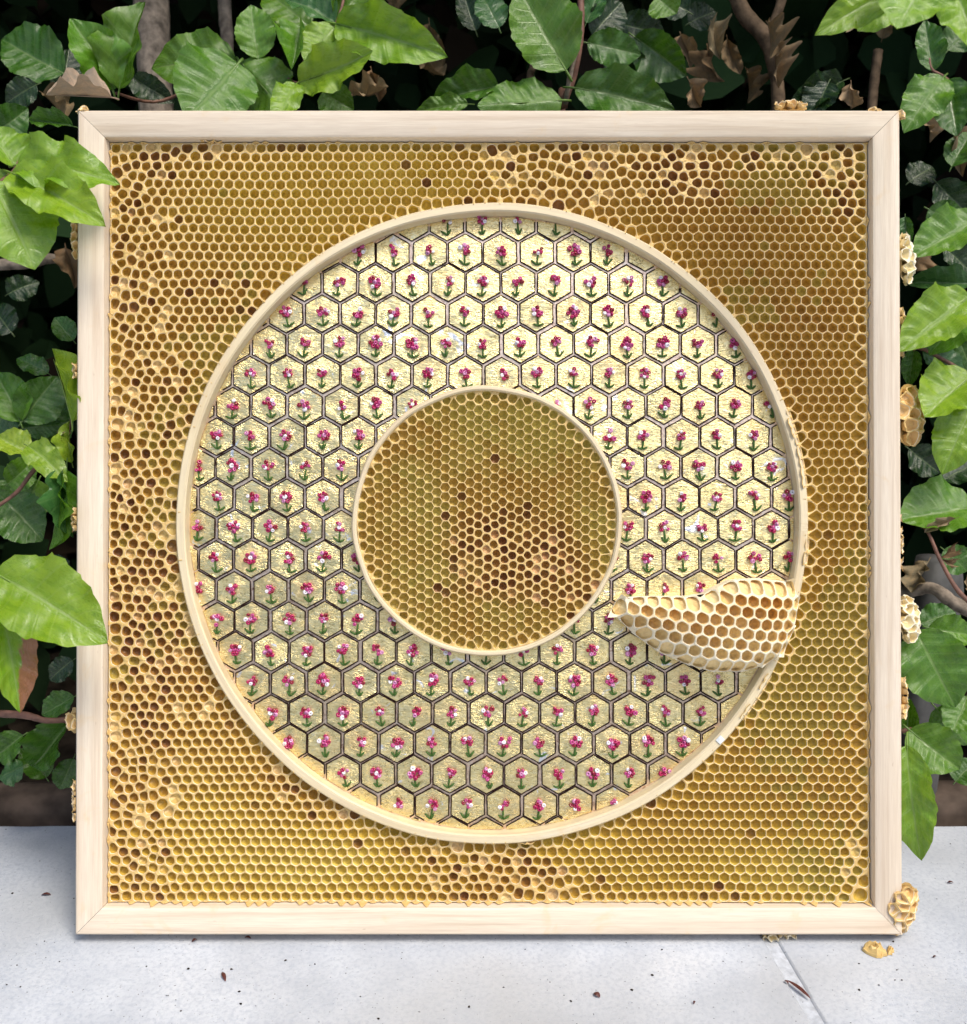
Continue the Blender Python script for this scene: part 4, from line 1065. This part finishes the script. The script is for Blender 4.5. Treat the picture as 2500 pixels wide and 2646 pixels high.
# ------------------------------------------------------------------ the hedge's inner mass
mass = MB(); rr = random.Random(99)
def mleaf(p, s, col):
    y = Vector((rr.gauss(0, 1), rr.gauss(0, .6), rr.gauss(-.4, .8))).normalized(); n = Vector((rr.gauss(0, .6), -1, rr.gauss(.5, .6))).normalized()
    x = y.cross(n).normalized(); n = x.cross(y)
    prof = ((0.0, 0.02), (0.25, 0.27), (0.55, 0.31), (0.82, 0.16), (1.0, 0.01)); V = []; F = []
    for t, h in prof:
        for q in (-1, 0, 1): V.append(p+y*(t*s)+x*(q*h*s)+n*(s*(0.10*abs(q)*h/0.3-0.12*t*t)))
    for i in range(4):
        for j in range(2): F.append((i*3+j, i*3+j+1, (i+1)*3+j+1, (i+1)*3+j))
    mass.add(V, F, 0, True, col)
FY = lambda z: max(0, z)*math.tan(LEAN)                     # depth of the frame plane at height z
for _ in range(9500):                                       # far side of the hedge, dense
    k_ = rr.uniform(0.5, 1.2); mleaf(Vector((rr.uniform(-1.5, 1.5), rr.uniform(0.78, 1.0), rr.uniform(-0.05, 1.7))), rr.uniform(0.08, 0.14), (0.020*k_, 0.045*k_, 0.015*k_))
cnt = 0
while cnt < 9000:
    x = rr.uniform(-1.0, 1.0); z = rr.uniform(-0.02, 1.15); d = rr.uniform(0, 1)
    y = 0.23 + d*0.55
    # open gaps right behind the frame's surroundings, dense crown above
    if z < 0.62 and abs(x) < 0.36 and d < 0.30 and rr.random() < 0.93: continue
    br = rr.random() < 0.16
    k_ = rr.uniform(0.6, 1.3)
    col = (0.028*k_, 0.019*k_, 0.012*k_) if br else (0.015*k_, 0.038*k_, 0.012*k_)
    mleaf(Vector((x, y, z)), rr.uniform(0.035, 0.065), col); cnt += 1
for _ in range(4200):                                       # crown of the hedge above and to the sides of the view
    s = rr.choice((-1, 1)); x = rr.uniform(-1.0, 1.0); z = rr.uniform(0.66, 1.2); y = rr.uniform(0.14, 0.34)
    if rr.random() < 0.5: x = s*rr.uniform(0.40, 1.0); z = rr.uniform(0, 1.1)
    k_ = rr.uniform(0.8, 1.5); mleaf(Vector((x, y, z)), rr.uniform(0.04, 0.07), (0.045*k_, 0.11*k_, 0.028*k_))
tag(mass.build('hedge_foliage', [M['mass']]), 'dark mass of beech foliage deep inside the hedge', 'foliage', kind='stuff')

# a grey stone post half hidden behind the leaves
sp = MB(); c0 = at(2398, 1700, -0.13); w_ = 0.013; V = []; F = []
top = at(2398, 1425, -0.13).z
for i in range(13):
    z = lerp(-0.06, top, i/12); sh = 1 if i < 12 else 0.86
    for j in range(16):
        q = 2*math.pi*(j+.5)/16; k_ = (abs(math.cos(q))**5+abs(math.sin(q))**5)**-0.2*w_*sh*(1+0.07*fbm(math.cos(q)*2, z*20, math.sin(q)*2))
        V.append((c0.x+k_*math.cos(q), c0.y+k_*math.sin(q), z))
for i in range(12):
    for j in range(16): F.append((i*16+j, i*16+(j+1) % 16, (i+1)*16+(j+1) % 16, (i+1)*16+j))
F.append(tuple(12*16+j for j in range(16)))
sp.add(V, F, 0, True); tag(sp.build('stone_post', [M['rock']]), 'rough grey stone post half hidden behind the beech leaves', 'post')
# the warm brick wall added out of view so the gold leaf reflects a dull brown
gw = MB(); V = []; F = []
for i in range(121):
    x = lerp(-14, 14, i/120)
    for (y, z) in ((-6.5, -0.08), (-6.5, 1.55), (-6.46, 1.58), (-6.46, 1.66), (-6.80, 1.66), (-6.80, 1.58), (-6.76, 1.55), (-6.76, -0.08)): V.append((x, y, z))
for i in range(120):
    for j in range(7): F.append((i*8+j, i*8+j+1, (i+1)*8+j+1, (i+1)*8+j))
gw.add(V, F, 0, False); tag(gw.build('added_reflection_wall', [M['brick']]), 'low brick wall added behind the camera, mirrored dully in the gold leaf', 'wall')

# ------------------------------------------------------------------ small things on the paving
def crumb(px, py, wpx, hpx, seed, label):
    r_ = random.Random(seed); p = on_ground(px, py); mb = MB()
    A, B = wpx/FPX*0.55/2, hpx/FPX*0.55*1.25/2; V = []; F = []; n1, n2 = 14, 6
    for j in range(n2+1):
        b = math.pi/2*(1-j/n2)
        for i in range(n1):
            a = 2*math.pi*i/n1; q = 0.9+0.6*fbm(math.cos(a)*2, math.sin(a)*2, seed)+0.2*fbm(i, j, seed)
            V.append((A*q*math.cos(a)*math.cos(b), B*q*math.sin(a)*math.cos(b), 1.0*min(A, B)*math.sin(b)*(1+0.9*fbm(i*.8, j*1.3, seed))))
    for j in range(n2):
        for i in range(n1): F.append((j*n1+i, (j+1)*n1+i, (j+1)*n1+(i+1) % n1, j*n1+(i+1) % n1))
    F.append(tuple(range(n1)))
    mb.add(V, F, 0, False, (1.0, 0.95, 0.7)); o = mb.build('wax_crumb', WAX); o.location = (p.x, p.y, 0.0002); o.rotation_euler = (0, 0, r_.uniform(-.6, -.3))
    return tag(o, label, 'wax', 'wax crumbs fallen on the paving')
crumb(2262, 2462, 62, 34, 3, 'larger broken crumb of yellow wax lying on the paving')
crumb(2302, 2460, 18, 24, 8, 'tiny rounded crumb of yellow wax beside the larger crumb')
def budscale(px, py, ln, wd, ang, label, red=1.0):
    p = on_ground(px, py); s = 0.55/FPX; mb = MB(); V = []; F = []; n = 9
    for i in range(n+1):
        t = i/n; h = wd*s/2*math.sin(math.pi*min(1, t*0.92+.06))**0.8
        for q in (-1, 0, 1): V.append((t*ln*s-ln*s/2, q*h, 0.0006+0.0009*math.sin(math.pi*t)+(0.0009*h/0.001*(1-abs(q))*0.6)))
    for i in range(n):
        for j in range(2): F.append((i*3+j, (i+1)*3+j, (i+1)*3+j+1, i*3+j+1))
    mb.add(V, [f[::-1] for f in F], 0, True); o = mb.build('bud_scale', [M['bud']]); o.location = (p.x, p.y, 0); o.rotation_euler = (0, 0, ang)
    return tag(o, label, 'bud scale', 'bud scales fallen on the paving')
near = 'small dark bud scale lying close against the front of the bottom rail'
budscale(120, 2315, 24, 9, .05, 'reddish bud scale on the paving left of the frame'); budscale(503, 2434, 14, 8, .7, near); budscale(641, 2427, 16, 8, -.2, near)
budscale(579, 2527, 34, 9, -1.1, 'long slim dark bud scale on open paving in front of the frame'); budscale(1543, 2575, 18, 13, -.8, 'broad dark red bud scale on paving in front of the frame')
budscale(2066, 2560, 66, 11, -1.05, 'long curved red brown bud scale lying beside the paving joint'); budscale(2033, 2542, 12, 7, -.9, 'tiny dark bud scale beside the long curved one on the joint'); budscale(2457, 2284, 16, 7, -.05, 'reddish bud scale on the paving right of the frame')
budscale(2416, 2477, 10, 5, .2, 'tiny dark bud scale on the paving beyond the wax crumbs'); budscale(1795, 2595, 9, 5, 1, 'tiny dark bud scale on paving between the broad one and the joint')
spk = MB()
for _ in range(170):
    x = rr.uniform(-0.26, 0.30); y = rr.uniform(-0.12, pb-0.005); p = Vector((x, y, 0.0002)); s = rr.choice((0.0003, 0.0004, 0.0005, 0.0008))
    V = [p+Vector((s*rr.uniform(.5, 1.5)*math.cos(a), s*rr.uniform(.5, 1.2)*math.sin(a), 0)) for a in (0, 1.2, 2.5, 3.8, 5)]+[p+Vector((0, 0, s*.8))]
    spk.add(V, [(i, (i+1) % 5, 5) for i in range(5)], 0, False)
tag(spk.build('grit', [M['soil']]), 'scattered dark specks of grit on the pale paving', 'grit', kind='stuff')
